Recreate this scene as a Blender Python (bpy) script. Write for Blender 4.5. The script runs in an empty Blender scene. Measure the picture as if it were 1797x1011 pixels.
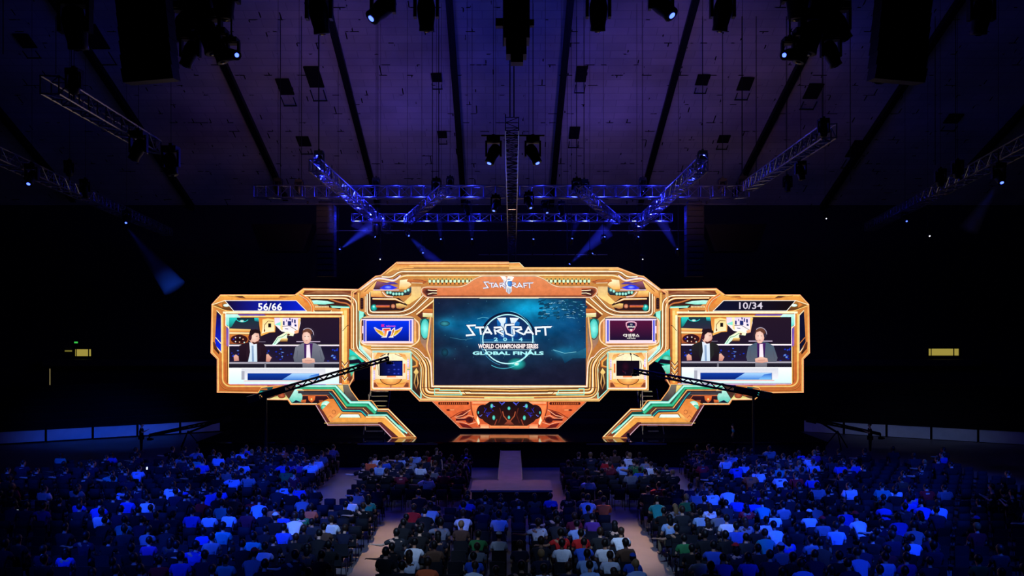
import bpy, bmesh, math, random
import numpy as np
from mathutils import Vector, Matrix
from mathutils.geometry import tessellate_polygon
random.seed(7)
SC = bpy.context.scene
COL = SC.collection
PI = math.pi

# ------------------------------------------------------------------ camera, world, view
HOR, FPX, CAMZ, CX = 570.0, 1400.0, 7.7, 898.5
cd = bpy.data.cameras.new('camera'); cam = bpy.data.objects.new('camera', cd); COL.objects.link(cam)
cam.location = (0, 0, CAMZ); cam.rotation_euler = (PI/2, 0, 0)
cd.sensor_width = 36; cd.lens = 36*FPX/1797; cd.shift_y = 64.5/1797; cd.clip_end = 300
SC.camera = cam
w = bpy.data.worlds.new('world'); SC.world = w; w.use_nodes = True
w.node_tree.nodes['Background'].inputs[0].default_value = (.05, .06, .2, 1)
w.node_tree.nodes['Background'].inputs[1].default_value = .004
SC.view_settings.view_transform = 'Standard'; SC.view_settings.look = 'None'
SC.view_settings.exposure = 0.0; SC.view_settings.gamma = 1
SC.view_settings.use_curve_mapping = False
SC.cycles.use_denoising = True
SC.cycles.max_bounces = 4; SC.cycles.diffuse_bounces = 2; SC.cycles.glossy_bounces = 2
SC.cycles.volume_bounces = 0; SC.cycles.sample_clamp_indirect = 3

# house lights: blue washes hung over the audience, cool white over the middle, blue uplights on the roof; warm fills added for the set's glow
def spot(name, loc, to, col, power, size, blend=.6, rad=.2):
    l = bpy.data.lights.new(name, 'SPOT'); l.color = col; l.energy = power
    l.spot_size = math.radians(size); l.spot_blend = blend; l.shadow_soft_size = rad
    o = bpy.data.objects.new(name, l); COL.objects.link(o); o.location = loc
    o.rotation_euler = (Vector(to)-Vector(loc)).to_track_quat('-Z', 'Y').to_euler()
    return o
BLUE = (.010, .062, 1)
for s in (-1, 1):
    for (lx, ly, tx, ty, pw, sz) in ((15, 13, 8.5, 26.5, 9000, 17), (16, 14, 13.5, 31, 8500, 16), (14, 15, 9.5, 35.5, 9000, 15), (18, 16, 16.5, 36.5, 7000, 16), (12, 14, 7.5, 30.5, 9000, 13), (20, 18, 21, 39, 5000, 17), (15, 18, 12.5, 40, 6500, 13), (17, 12, 12, 25, 4500, 13)):
        spot('blue_wash', (s*lx, ly, 17), (s*(tx+(.8 if s > 0 else 0)), ty, 0), BLUE, pw*4.2, sz, 1)
    spot('blue_wash', (s*15, 13, 17), (s*11.5, 31, 0), BLUE, 4500, 50, 1)
    spot('blue_wash', (s*4, 14, 16), (s*1.5, 29.5, 0), BLUE, 9000, 18, 1)
    spot('white_wash', (s*3, 11, 17), (s*5.4, 26.8, 0), (.32, .54, 1), 12500, 17, 1)
    spot('white_wash', (s*3, 11, 17), (s*2.4, 26.0, 0), (.5, .68, 1), 6500, 12, 1)
    spot('white_wash', (s*2, 8, 17), (s*2.2, 23.2, 0), (.30, .5, 1), 3800, 15, 1)
    spot('blue_wash', (s*9, 8, 17), (s*9, 23.5, 0), BLUE, 9000, 22, 1)
    spot('white_wash', (s*3, 24, 16.5), (s*5.6, 37.5, 0), (.34, .5, 1), 5600, 19, 1)
    spot('aisle_fill', (s*6.5, 44.0, 13.4), (s*4.3, 28.2, 0), (1, .56, .34), 8200, 14, 1)  # added warm spot in place of the set's glow along the aisles
    spot('roof_uplight_and_bounce', (s*6, 49, 14.8), (s*6.5, 56, 22), (.22, .13, 1), 380, 100, 1, .4)
    spot('roof_uplight_and_bounce', (s*9, 36, 14), (s*11, 55, 22), (1, .44, .50), 820, 78, 1, .4)  # warm fill added for the set's light bouncing up onto the roof
    spot('roof_uplight_and_bounce', (s*8, 28, 15), (s*7, 50, 27), (.44, .44, .80), 300, 84, 1, .4)
    spot('roof_uplight_and_bounce', (s*24, 40, 14), (s*26, 55, 20), (.12, .14, 1), 40, 100, 1, .4)
spot('board_wash', (-14, 40, 14), (-27, 54, .4), (.015, .10, 1), 8500, 30, 1)
spot('board_wash', (14, 40, 14), (27, 54, .4), (.35, .5, .9), 1500, 30, 1)
spot('runway_fill', (0, 38, 13.5), (0, 33.2, .9), (1, .5, .36), 900, 19, 1)  # added warm spots standing in for the apron's glow on runway and floor
spot('runway_fill', (2.4, 41, 12.5), (1.9, 34.6, 0), (1, .22, .12), 900, 24, 1)
spot('runway_fill', (-2.4, 41, 12.5), (-1.9, 34.6, 0), (1, .22, .12), 900, 24, 1)

# ------------------------------------------------------------------ helpers
def lin(c):
    return tuple(((v/255)/12.92 if v/255 <= .04045 else ((v/255+.055)/1.055)**2.4) for v in c[:3])
def mat(name, col, rough=.6, metal=0, noise=0, scale=8, spec=.3):
    m = bpy.data.materials.new(name); m.use_nodes = True
    nt = m.node_tree; b = nt.nodes['Principled BSDF']
    c = lin(col) + (1,)
    b.inputs['Base Color'].default_value = c; b.inputs['Roughness'].default_value = rough
    b.inputs['Metallic'].default_value = metal; b.inputs['Specular IOR Level'].default_value = spec
    tc = nt.nodes.new('ShaderNodeTexCoord')
    n = nt.nodes.new('ShaderNodeTexNoise'); n.inputs['Scale'].default_value = scale; n.inputs['Detail'].default_value = 4
    nt.links.new(tc.outputs['Object'], n.inputs['Vector'])
    mx = nt.nodes.new('ShaderNodeMix'); mx.data_type = 'RGBA'
    k = max(noise, .08)
    mx.inputs['A'].default_value = tuple(v*(1-k) for v in c[:3])+(1,)
    mx.inputs['B'].default_value = tuple(min(1, v*(1+k)) for v in c[:3])+(1,)
    nt.links.new(n.outputs['Fac'], mx.inputs['Factor']); nt.links.new(mx.outputs['Result'], b.inputs['Base Color'])
    return m
def emis(name, col, strength):
    m = bpy.data.materials.new(name); m.use_nodes = True
    b = m.node_tree.nodes['Principled BSDF']
    b.inputs['Base Color'].default_value = (0, 0, 0, 1); b.inputs['Emission Color'].default_value = lin(col)+(1,)
    b.inputs['Emission Strength'].default_value = strength
    return m
def display_mat(name, amount=.18, scale=3.0, strength=1.0):
    """a lit display surface: shows the picture stored on the mesh, with the grain of the printed artwork"""
    m = bpy.data.materials.new(name); m.use_nodes = True; nt = m.node_tree
    b = nt.nodes['Principled BSDF']; b.inputs['Base Color'].default_value = (.004, .004, .004, 1)
    b.inputs['Roughness'].default_value = .5
    at = nt.nodes.new('ShaderNodeAttribute'); at.attribute_name = 'picture'
    tc = nt.nodes.new('ShaderNodeTexCoord'); mp = nt.nodes.new('ShaderNodeMapping')
    mp.inputs['Scale'].default_value = (1, 1, 1.2)
    n = nt.nodes.new('ShaderNodeTexNoise'); n.inputs['Scale'].default_value = scale; n.inputs['Detail'].default_value = 5
    n.inputs['Roughness'].default_value = .65
    r = nt.nodes.new('ShaderNodeMapRange'); r.inputs['From Min'].default_value = .3; r.inputs['From Max'].default_value = .7
    r.inputs['To Min'].default_value = 1-amount*1.4; r.inputs['To Max'].default_value = 1+amount
    mx = nt.nodes.new('ShaderNodeMix'); mx.data_type = 'RGBA'; mx.blend_type = 'MULTIPLY'; mx.inputs['Factor'].default_value = 1
    L = nt.links.new
    L(tc.outputs['Object'], mp.inputs['Vector']); L(mp.outputs['Vector'], n.inputs['Vector']); L(n.outputs['Fac'], r.inputs['Value'])
    L(at.outputs['Color'], mx.inputs['A']); L(r.outputs['Result'], mx.inputs['B']); L(mx.outputs['Result'], b.inputs['Emission Color'])
    b.inputs['Emission Strength'].default_value = strength
    return m
M = dict(
    black=mat('black_paint', (14, 14, 16), .5), drape=mat('black_cloth', (10, 10, 12), .95),
    alu=mat('aluminium', (150, 152, 160), .32, .9, .15), alub=mat('black_aluminium', (140, 142, 158), .28, .95, .15), steel=mat('dark_steel', (46, 47, 52), .4, .8, .1),
    deck=mat('gloss_black_deck', (9, 9, 10), .08, 0, .1, 3, .8), plas=mat('black_plastic', (12, 12, 13), .5),
    board=mat('white_board', (225, 228, 235), .5, 0, .15, 2), edge=mat('steel_strip', (120, 120, 128), .35, .8),
    seat=mat('dark_seat_fabric', (20, 21, 28), .8, 0, .2), leg=mat('chair_leg_metal', (40, 42, 50), .4, .7),
    skin1=mat('light_skin', (214, 168, 140), .55), skin2=mat('tan_skin', (170, 122, 92), .55),
    skin3=mat('brown_skin', (96, 62, 46), .55), shoe=mat('shoe', (30, 30, 34), .6), shoew=mat('white_shoe', (225, 225, 228), .6),
    disp=display_mat('lit_artwork', .12, 3.5, 1.13), vid=display_mat('video_picture', .03, 8, 1.1),
    neb=display_mat('video_space_scene', .22, 1.1, .95),
    cream=mat('cream_paint', (200, 190, 130), .6), fascia=mat('grey_fascia', (60, 62, 74), .6, 0, .3, .4),
    blens=emis('blue_lamp', (70, 95, 255), 4.5), wlens=emis('white_lamp', (240, 240, 255), 1.6),
    dlens=mat('dark_lens', (20, 22, 30), .1, 0, .1, 4, .8),
)
def tag(o, label=None, cat=None, group=None, kind=None):
    if label: o['label'] = label
    if cat: o['category'] = cat
    if group: o['group'] = group
    if kind: o['kind'] = kind
    return o
def thing(name, label, cat, loc=(0, 0, 0), rz=0, group=None):
    o = bpy.data.objects.new(name, None); COL.objects.link(o); o.location = loc; o.rotation_euler = (0, 0, rz)
    o.empty_display_size = .2
    return tag(o, label, cat, group)
class MB:
    def __init__(s): s.v = []; s.f = []
    def add(s, vs, fs):
        b = len(s.v); s.v += [tuple(v) for v in vs]; s.f += [tuple(i+b for i in f) for f in fs]; return s
    def box(s, c, d, R=None):
        vs = []
        for z in (-1, 1):
            for x, y in ((-1, -1), (1, -1), (1, 1), (-1, 1)):
                p = Vector((x*d[0]/2, y*d[1]/2, z*d[2]/2))
                if R is not None: p = R @ p
                vs.append(p+Vector(c))
        return s.add(vs, [(3, 2, 1, 0), (4, 5, 6, 7), (0, 1, 5, 4), (1, 2, 6, 5), (2, 3, 7, 6), (3, 0, 4, 7)])
    def tube(s, a, b, r, r2=None, n=6, cap=True):
        a = Vector(a); b = Vector(b); r2 = r if r2 is None else r2
        q = (b-a).to_track_quat('Z', 'Y'); vs = []
        for p, rr in ((a, r), (b, r2)):
            for i in range(n):
                t = 2*PI*i/n; vs.append(p+q @ Vector((rr*math.cos(t), rr*math.sin(t), 0)))
        fs = [(i, (i+1) % n, n+(i+1) % n, n+i) for i in range(n)]
        if cap: fs += [tuple(range(n-1, -1, -1)), tuple(range(n, 2*n))]
        return s.add(vs, fs)
    def lathe(s, prof, n=12, T=None):
        vs = []; k = len(prof)
        for (r, z) in prof:
            for i in range(n):
                t = 2*PI*i/n; p = Vector((r*math.cos(t), r*math.sin(t), z)); vs.append(T @ p if T is not None else p)
        fs = [(j*n+i, j*n+(i+1) % n, (j+1)*n+(i+1) % n, (j+1)*n+i) for j in range(k-1) for i in range(n)]
        fs += [tuple(range(n-1, -1, -1)), tuple((k-1)*n+i for i in range(n))]
        return s.add(vs, fs)
    def prism(s, pts, y0, y1):
        """pts in x,z, extruded along y"""
        n = len(pts); vs = [(p[0], y0, p[1]) for p in pts]+[(p[0], y1, p[1]) for p in pts]
        tri = tessellate_polygon([[Vector((p[0], p[1], 0)) for p in pts]])
        fs = [tuple(t) for t in tri]+[tuple(n+i for i in t[::-1]) for t in tri]
        fs += [(i, (i+1) % n, n+(i+1) % n, n+i) for i in range(n)]
        return s.add(vs, fs)
    def mesh(s, name, m):
        me = bpy.data.meshes.new(name); me.from_pydata([tuple(v) for v in s.v], [], s.f)
        for q in (m if isinstance(m, (list, tuple)) else [m]): me.materials.append(q)
        me.update(); return me
    def build(s, name, m, parent=None, loc=None, smooth=False):
        me = s.mesh(name, m)
        bm = bmesh.new(); bm.from_mesh(me); bmesh.ops.recalc_face_normals(bm, faces=bm.faces); bm.to_mesh(me); bm.free()
        if smooth: me.polygons.foreach_set('use_smooth', [True]*len(me.polygons))
        o = bpy.data.objects.new(name, me); COL.objects.link(o)
        if parent: o.parent = parent
        if loc: o.location = loc
        return o
def struct(name, mb, m): return tag(mb.build(name, m), kind='structure')
def copy_tree(o, loc=None, rz=None, parent=None):
    c = o.copy(); COL.objects.link(c)
    if parent: c.parent = parent
    if loc is not None: c.location = loc
    if rz is not None: c.rotation_euler = (0, 0, rz)
    for ch in KIDS.get(o.name, []): copy_tree(ch, parent=c)
    return c
KIDS = {}
def index_kids(o):
    l = [c for c in bpy.data.objects if c.parent == o]; KIDS[o.name] = l
    for c in l: index_kids(c)
def at(px, py, Y): return Vector(((px-CX)*Y/FPX, Y, CAMZ-(py-HOR)*Y/FPX))

# ------------------------------------------------------------------ the hall
RS = .507   # slope of the roof
def roof_z(Y): return 17.3+RS*(64-Y)
def on_roof(px, py, drop=0):
    k = (HOR-py)/FPX; Y = (17.3+RS*64-CAMZ)/(k+RS); p = at(px, py, Y); p.z -= drop; return p
fm = bpy.data.materials.new('arena_floor'); fm.use_nodes = True; nt = fm.node_tree; b = nt.nodes['Principled BSDF']
tc = nt.nodes.new('ShaderNodeTexCoord'); n1 = nt.nodes.new('ShaderNodeTexNoise'); n1.inputs['Scale'].default_value = .55; n1.inputs['Detail'].default_value = 6
cr = nt.nodes.new('ShaderNodeValToRGB'); cr.color_ramp.elements[0].position = .3; cr.color_ramp.elements[1].position = .72
cr.color_ramp.elements[0].color = (.07, .06, .055, 1); cr.color_ramp.elements[1].color = (.24, .19, .165, 1)
nt.links.new(tc.outputs['Object'], n1.inputs['Vector']); nt.links.new(n1.outputs['Fac'], cr.inputs['Fac']); nt.links.new(cr.outputs['Color'], b.inputs['Base Color'])
b.inputs['Roughness'].default_value = .38; b.inputs['Specular IOR Level'].default_value = .5
rn = nt.nodes.new('ShaderNodeMapRange'); rn.inputs['To Min'].default_value = .3; rn.inputs['To Max'].default_value = .6
nt.links.new(n1.outputs['Fac'], rn.inputs['Value']); nt.links.new(rn.outputs['Result'], b.inputs['Roughness'])
struct('floor', MB().box((0, 28, -.1), (94, 74, .2)), fm)

cm = bpy.data.materials.new('roof_panels'); cm.use_nodes = True; nt = cm.node_tree; b = nt.nodes['Principled BSDF']; L = nt.links.new
tc = nt.nodes.new('ShaderNodeTexCoord'); br = nt.nodes.new('ShaderNodeTexBrick'); br.inputs['Scale'].default_value = 1
br.inputs['Brick Width'].default_value = 1.75; br.inputs['Row Height'].default_value = .62; br.inputs['Mortar Size'].default_value = .028
br.inputs['Color1'].default_value = (.40, .39, .40, 1); br.inputs['Color2'].default_value = (.47, .45, .46, 1); br.inputs['Mortar'].default_value = (.33, .32, .34, 1)
L(tc.outputs['Object'], br.inputs['Vector'])
# open slots: a few dark dashes on a grid
b2 = nt.nodes.new('ShaderNodeTexBrick'); b2.inputs['Scale'].default_value = 1; b2.inputs['Brick Width'].default_value = 1.2; b2.inputs['Row Height'].default_value = .9
b2.inputs['Mortar Size'].default_value = .04; b2.inputs['Color1'].default_value = (1, 1, 1, 1); b2.inputs['Color2'].default_value = (1, 1, 1, 1); b2.inputs['Mortar'].default_value = (0, 0, 0, 1)
b2.offset = .37; L(tc.outputs['Object'], b2.inputs['Vector'])
ns = nt.nodes.new('ShaderNodeTexNoise'); ns.inputs['Scale'].default_value = .9; L(tc.outputs['Object'], ns.inputs['Vector'])
rr = nt.nodes.new('ShaderNodeMapRange'); rr.inputs['From Min'].default_value = .6; rr.inputs['From Max'].default_value = .62; L(ns.outputs['Fac'], rr.inputs['Value'])
mx = nt.nodes.new('ShaderNodeMix'); mx.data_type = 'RGBA'; mx.blend_type = 'MULTIPLY'; L(rr.outputs['Result'], mx.inputs['Factor']); L(br.outputs['Color'], mx.inputs['A']); L(b2.outputs['Color'], mx.inputs['B'])
n3 = nt.nodes.new('ShaderNodeTexNoise'); n3.inputs['Scale'].default_value = .16; n3.inputs['Detail'].default_value = 5; L(tc.outputs['Object'], n3.inputs['Vector'])
r3 = nt.nodes.new('ShaderNodeMapRange'); r3.inputs['From Min'].default_value = .3; r3.inputs['From Max'].default_value = .7; r3.inputs['To Min'].default_value = .6; r3.inputs['To Max'].default_value = 1.15; L(n3.outputs['Fac'], r3.inputs['Value'])
m3 = nt.nodes.new('ShaderNodeMix'); m3.data_type = 'RGBA'; m3.blend_type = 'MULTIPLY'; m3.inputs['Factor'].default_value = 1; L(mx.outputs['Result'], m3.inputs['A']); L(r3.outputs['Result'], m3.inputs['B'])
L(m3.outputs['Result'], b.inputs['Base Color']); b.inputs['Roughness'].default_value = .9
th = math.atan(RS); Lr = 40/math.cos(th)
ro = MB().box((0, Lr/2, .15), (94, Lr, .3)).build('ceiling', cm); tag(ro, kind='structure')
ro.location = (0, 24, roof_z(24)); ro.rotation_euler = (-th, 0, 0)
struct('ceiling_flat', MB().box((0, 8, roof_z(24)+.15), (94, 32.2, .3)), M['black']).name = 'ceiling'
struct('wall_back', MB().box((0, 64.2, 9.5), (94, .4, 19)), mat('dark_wall', (40, 40, 60), .9))
struct('wall_left', MB().box((-47, 28, 19), (.4, 74, 38)), M['drape'])
struct('wall_right', MB().box((47, 28, 19), (.4, 74, 38)), M['drape'])
struct('wall_front', MB().box((0, -9, 19), (94, .4, 38)), M['drape'])

ribs = [((-60, 120), (112, 325)), ((100, 0), (322, 335)), ((368, 50), (490, 318)), ((574, 0), (656, 325)), ((789, 0), (812, 325)), ((1000, 0), (970, 325)),
        ((1218, 0), (1131, 322)), ((1432, 50), (1300, 312)), ((1680, 0), (1458, 335)), ((1860, 120), (1700, 290))]
for i, (a, c) in enumerate(ribs):
    A = on_roof(*a, .22); B = on_roof(*c, .22); d = B-A; A = A-d*.15; B = B+d*.12
    if B.y > 63.9: B = A+(B-A)*((63.9-A.y)/(B.y-A.y))
    mb = MB(); q = (B-A).to_track_quat('Y', 'Z').to_matrix(); mb.box((A+B)/2, (.30, (B-A).length, .42), q)
    mb.box((A+B)/2+Vector((0, 0, -.24)), (.42, (B-A).length, .05), q)
    struct('trim_%d' % (i+1), mb, M['black'])

# open rigging hatches with a hinged flap frame
hatch_spots = [(500, 150, 24, 26), (551, 133, 26, 34), (533, 246, 22, 16), (766, 134, 18, 14), (776, 234, 16, 11), (1020, 128, 19, 26), (1008, 231, 18, 20), (1233, 138, 22, 17), (1308, 145, 24, 21),
               (1270, 242, 20, 12), (1427, 158, 26, 24), (1505, 259, 28, 26), (1673, 206, 26, 14), (45, 70, 26, 20), (165, 62, 32, 38)]
lab = ['left of the second dark hatch beside it, above the left truss', 'tall one high up over the blue lamp tower', 'just above the left end of the blue truss', 'upper one left of the middle roof ribs',
       'lower one left of the middle roof ribs', 'upper one right of the middle ribs', 'lower one right of the middle ribs', 'directly above the right blue lamp tower', 'right neighbour of the hatch above the right lamp tower',
       'low one right of the right lamp tower', 'below the right lamp cluster', 'low one crossing the right roof rib', 'far right above the side truss', 'far left corner of the roof', 'beside the roof rib left of the speaker column']
for i, (px, py, w_, h_) in enumerate(hatch_spots):
    p = on_roof(px, py, .06); q = on_roof(px, py+h_, .06); W = w_*p.y/FPX; H = (q-p).length
    t = thing('ceiling_hatch', 'black open roof hatch, '+lab[i], 'hatch', p); t.rotation_euler = (-th, 0, -.02 if px < CX else .02)
    sk = (px-CX)/FPX*-.0
    MB().box((0, 0, -.04), (W, H, .08)).build('opening', M['drape'], t)
    mb = MB(); hh = H*.55
    mb.box((-W*.45, H*.5+hh/2, -.3), (.05, hh, .05)); mb.box((W*.45, H*.5+hh/2, -.3), (.05, hh, .05)); mb.box((0, H*.5+hh, -.3), (W, .07, .05))
    mb.build('flap_frame', M['black'], t)
# the hatch that shows above the truss spine
cab = [(492, 175, 325), (529, 255, 322), (559, 150, 270), (759, 141, 322), (770, 240, 318), (1025, 141, 325), (1012, 242, 310), (1233, 150, 265), (1302, 156, 318), (1268, 249, 318), (1327, 110, 310), (1492, 90, 320), (1443, 130, 212),
       (240, 157, 205), (246, 157, 205), (306, 20, 255), (98, 40, 130), (125, 40, 128), (895, 110, 206), (902, 110, 206), (1641, 100, 290), (1677, 215, 280), (1380, 190, 318)]
for i, (px, y0, y1) in enumerate(cab):
    a = on_roof(px, y0); Yt = a.y; Y = min(Yt, 47)
    if px in (895, 902): Y = 28
    a = Vector(((px-CX)*Y/FPX, Y, roof_z(Y))); z1 = max(CAMZ+(HOR-y1)*Y/FPX, 12)
    if px in (240, 246, 306): Y = 31
    o = MB().tube((0, 0, 0), (0, 0, a.z-z1-.05), .022, n=5).build('rigging_cable', M['black'], loc=(a.x, Y, z1))
    side = 'left' if px < CX else 'right'; k = [c[0] for c in cab if (c[0] < CX) == (px < CX)]; k.sort(key=lambda v: abs(v-CX)); r = k.index(px)
    tag(o, 'thin black rigging cable, %s one out from the middle on the %s side' % (['first', 'second', 'third', 'fourth', 'fifth', 'sixth', 'seventh', 'eighth', 'ninth', 'tenth', 'eleventh', 'twelfth', 'thirteenth'][r], side), 'cable', 'cables hanging from the roof')

# bowl: low boards round the floor, dark tiers, fascia and lit openings in the back wall
ring = [(-46, 40.5), (-33, 51), (-21, 57.4), (21, 57.4), (33, 51), (46, 40.5)]
def ring_off(d):
    out = []
    for i, (x, y) in enumerate(ring):
        n = Vector((0, 0))
        for j in (i-1, i):
            if 0 <= j < len(ring)-1:
                e = Vector(ring[j+1])-Vector(ring[j]); n += Vector((-e.y, e.x)).normalized()
        n.normalize(); out.append((x+n.x*d, y+n.y*d))
    return out
def ribbon(d, z0, z1, depth, mb=None):
    mb = mb or MB(); a = ring_off(d); c = ring_off(d+depth)
    for i in range(len(a)-1):
        vs = [(*a[i], z0), (*a[i+1], z0), (*c[i+1], z0), (*c[i], z0), (*a[i], z1), (*a[i+1], z1), (*c[i+1], z1), (*c[i], z1)]
        mb.add(vs, [(3, 2, 1, 0), (4, 5, 6, 7), (0, 1, 5, 4), (1, 2, 6, 5), (2, 3, 7, 6), (3, 0, 4, 7)])
    return mb
mb = MB()
for k in range(7): ribbon(.1+k*.8, -.02, .85+k*.42, .8, mb)
tag(mb.build('bleachers', M['drape']), kind='structure').name = 'trim_stands'
struct('trim_fascia', MB().box((-24.6, 63.3, 4.7), (25, .5, .5)).box((24.6, 63.3, 4.7), (25, .5, .5)), M['fascia'])
for s, nm in ((-1, 'left'), (1, 'right')):
    A = Vector((s*46, 40.4, 0)); 
    for i in range(2):
        a = Vector((*[ring[(0, 1)[i]][0]*-s if s > 0 else ring[i][0], ring[i][1]], 0)); c = Vector((ring[i+1][0] if s < 0 else -ring[i+1][0], ring[i+1][1], 0))
        if s > 0: a = Vector((-ring[i][0], ring[i][1], 0))
        nseg = 5
        for k in range(nseg):
            p = a+(c-a)*(k/nseg); q = a+(c-a)*((k+1)/nseg-.006); inward = Vector((-p.x, -20, 0)).normalized()*.12
            mid = (p+q)/2+inward; ang = math.atan2(q.y-p.y, q.x-p.x)
            t = thing('rink_board', '%s low white board on the %s side of the floor, %s from the stage end%s' % ('pale' if s > 0 else 'blue-lit', nm, ['tenth', 'ninth', 'eighth', 'seventh', 'sixth', 'fifth', 'fourth', 'third', 'second', 'first'][i*5+k], ''), 'barrier', mid, ang, 'low boards round the arena floor')
            Lw = (q-p).length
            MB().box((0, 0, .44), (Lw, .06, .8)).build('panel', M['board'], t)
            MB().box((0, 0, .87), (Lw, .12, .06)).box((0, -.04*1, .05), (Lw, .09, .1)).build('rail', M['black'], t)
            MB().box((-Lw/2+.03, 0, .45), (.07, .14, .9)).build('post', M['black'], t)
litw = emis('lit_room', (196, 176, 80), .62)
for i, (px, py, wd, hh) in enumerate(((146, 619, 30, 12), (1656, 618, 55, 12))):
    p = at(px, py, 63.95); W = wd*p.y/FPX; H = hh*p.y/FPX
    t = MB().box((0, 0, H/2+.03), (W+.12, .1, .06)).box((0, 0, -H/2-.03), (W+.12, .1, .06)).box((-W/2, 0, 0), (.08, .1, H)).box((W/2, 0, 0), (.08, .1, H)).box((W*.32, 0, 0), (.06, .08, H)).box((-W*.40, 0, 0), (.04, .08, H)).build('window_%d' % (i+1), M['steel'])
    t.location = p; tag(t, kind='structure'); MB().box((0, .05, 0), (W, .04, H)).build('glass_pane', litw, t)
p = at(120, 616, 63.9); tag(MB().box((0, 0, 0), (.55, .06, .1)).build('strip_lamp', emis('dim_yellow', (150, 140, 60), .6), loc=p), 'small dim yellow strip lamp left of the lit window', 'lamp')
p = at(134, 601, 63.9); t = thing('exit_sign', 'small green lit exit sign above the left window', 'sign', p)
MB().box((0, 0, 0), (.34, .08, .2)).build('housing', M['black'], t); MB().box((0, -.05, 0), (.28, .02, .13)).build('lit_face', emis('exit_green', (60, 200, 80), .9), t)
p = at(88, 664, 62.2); t = thing('door_gap', 'thin cream strip of light from a door left open in the dark stand', 'door', p)
MB().box((0, 0, 0), (.1, .04, 1.5)).build('lit_gap', emis('cream_light', (150, 135, 90), .45), t); MB().box((.09, 0, 0), (.08, .08, 1.55)).build('door_edge', M['steel'], t)

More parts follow.
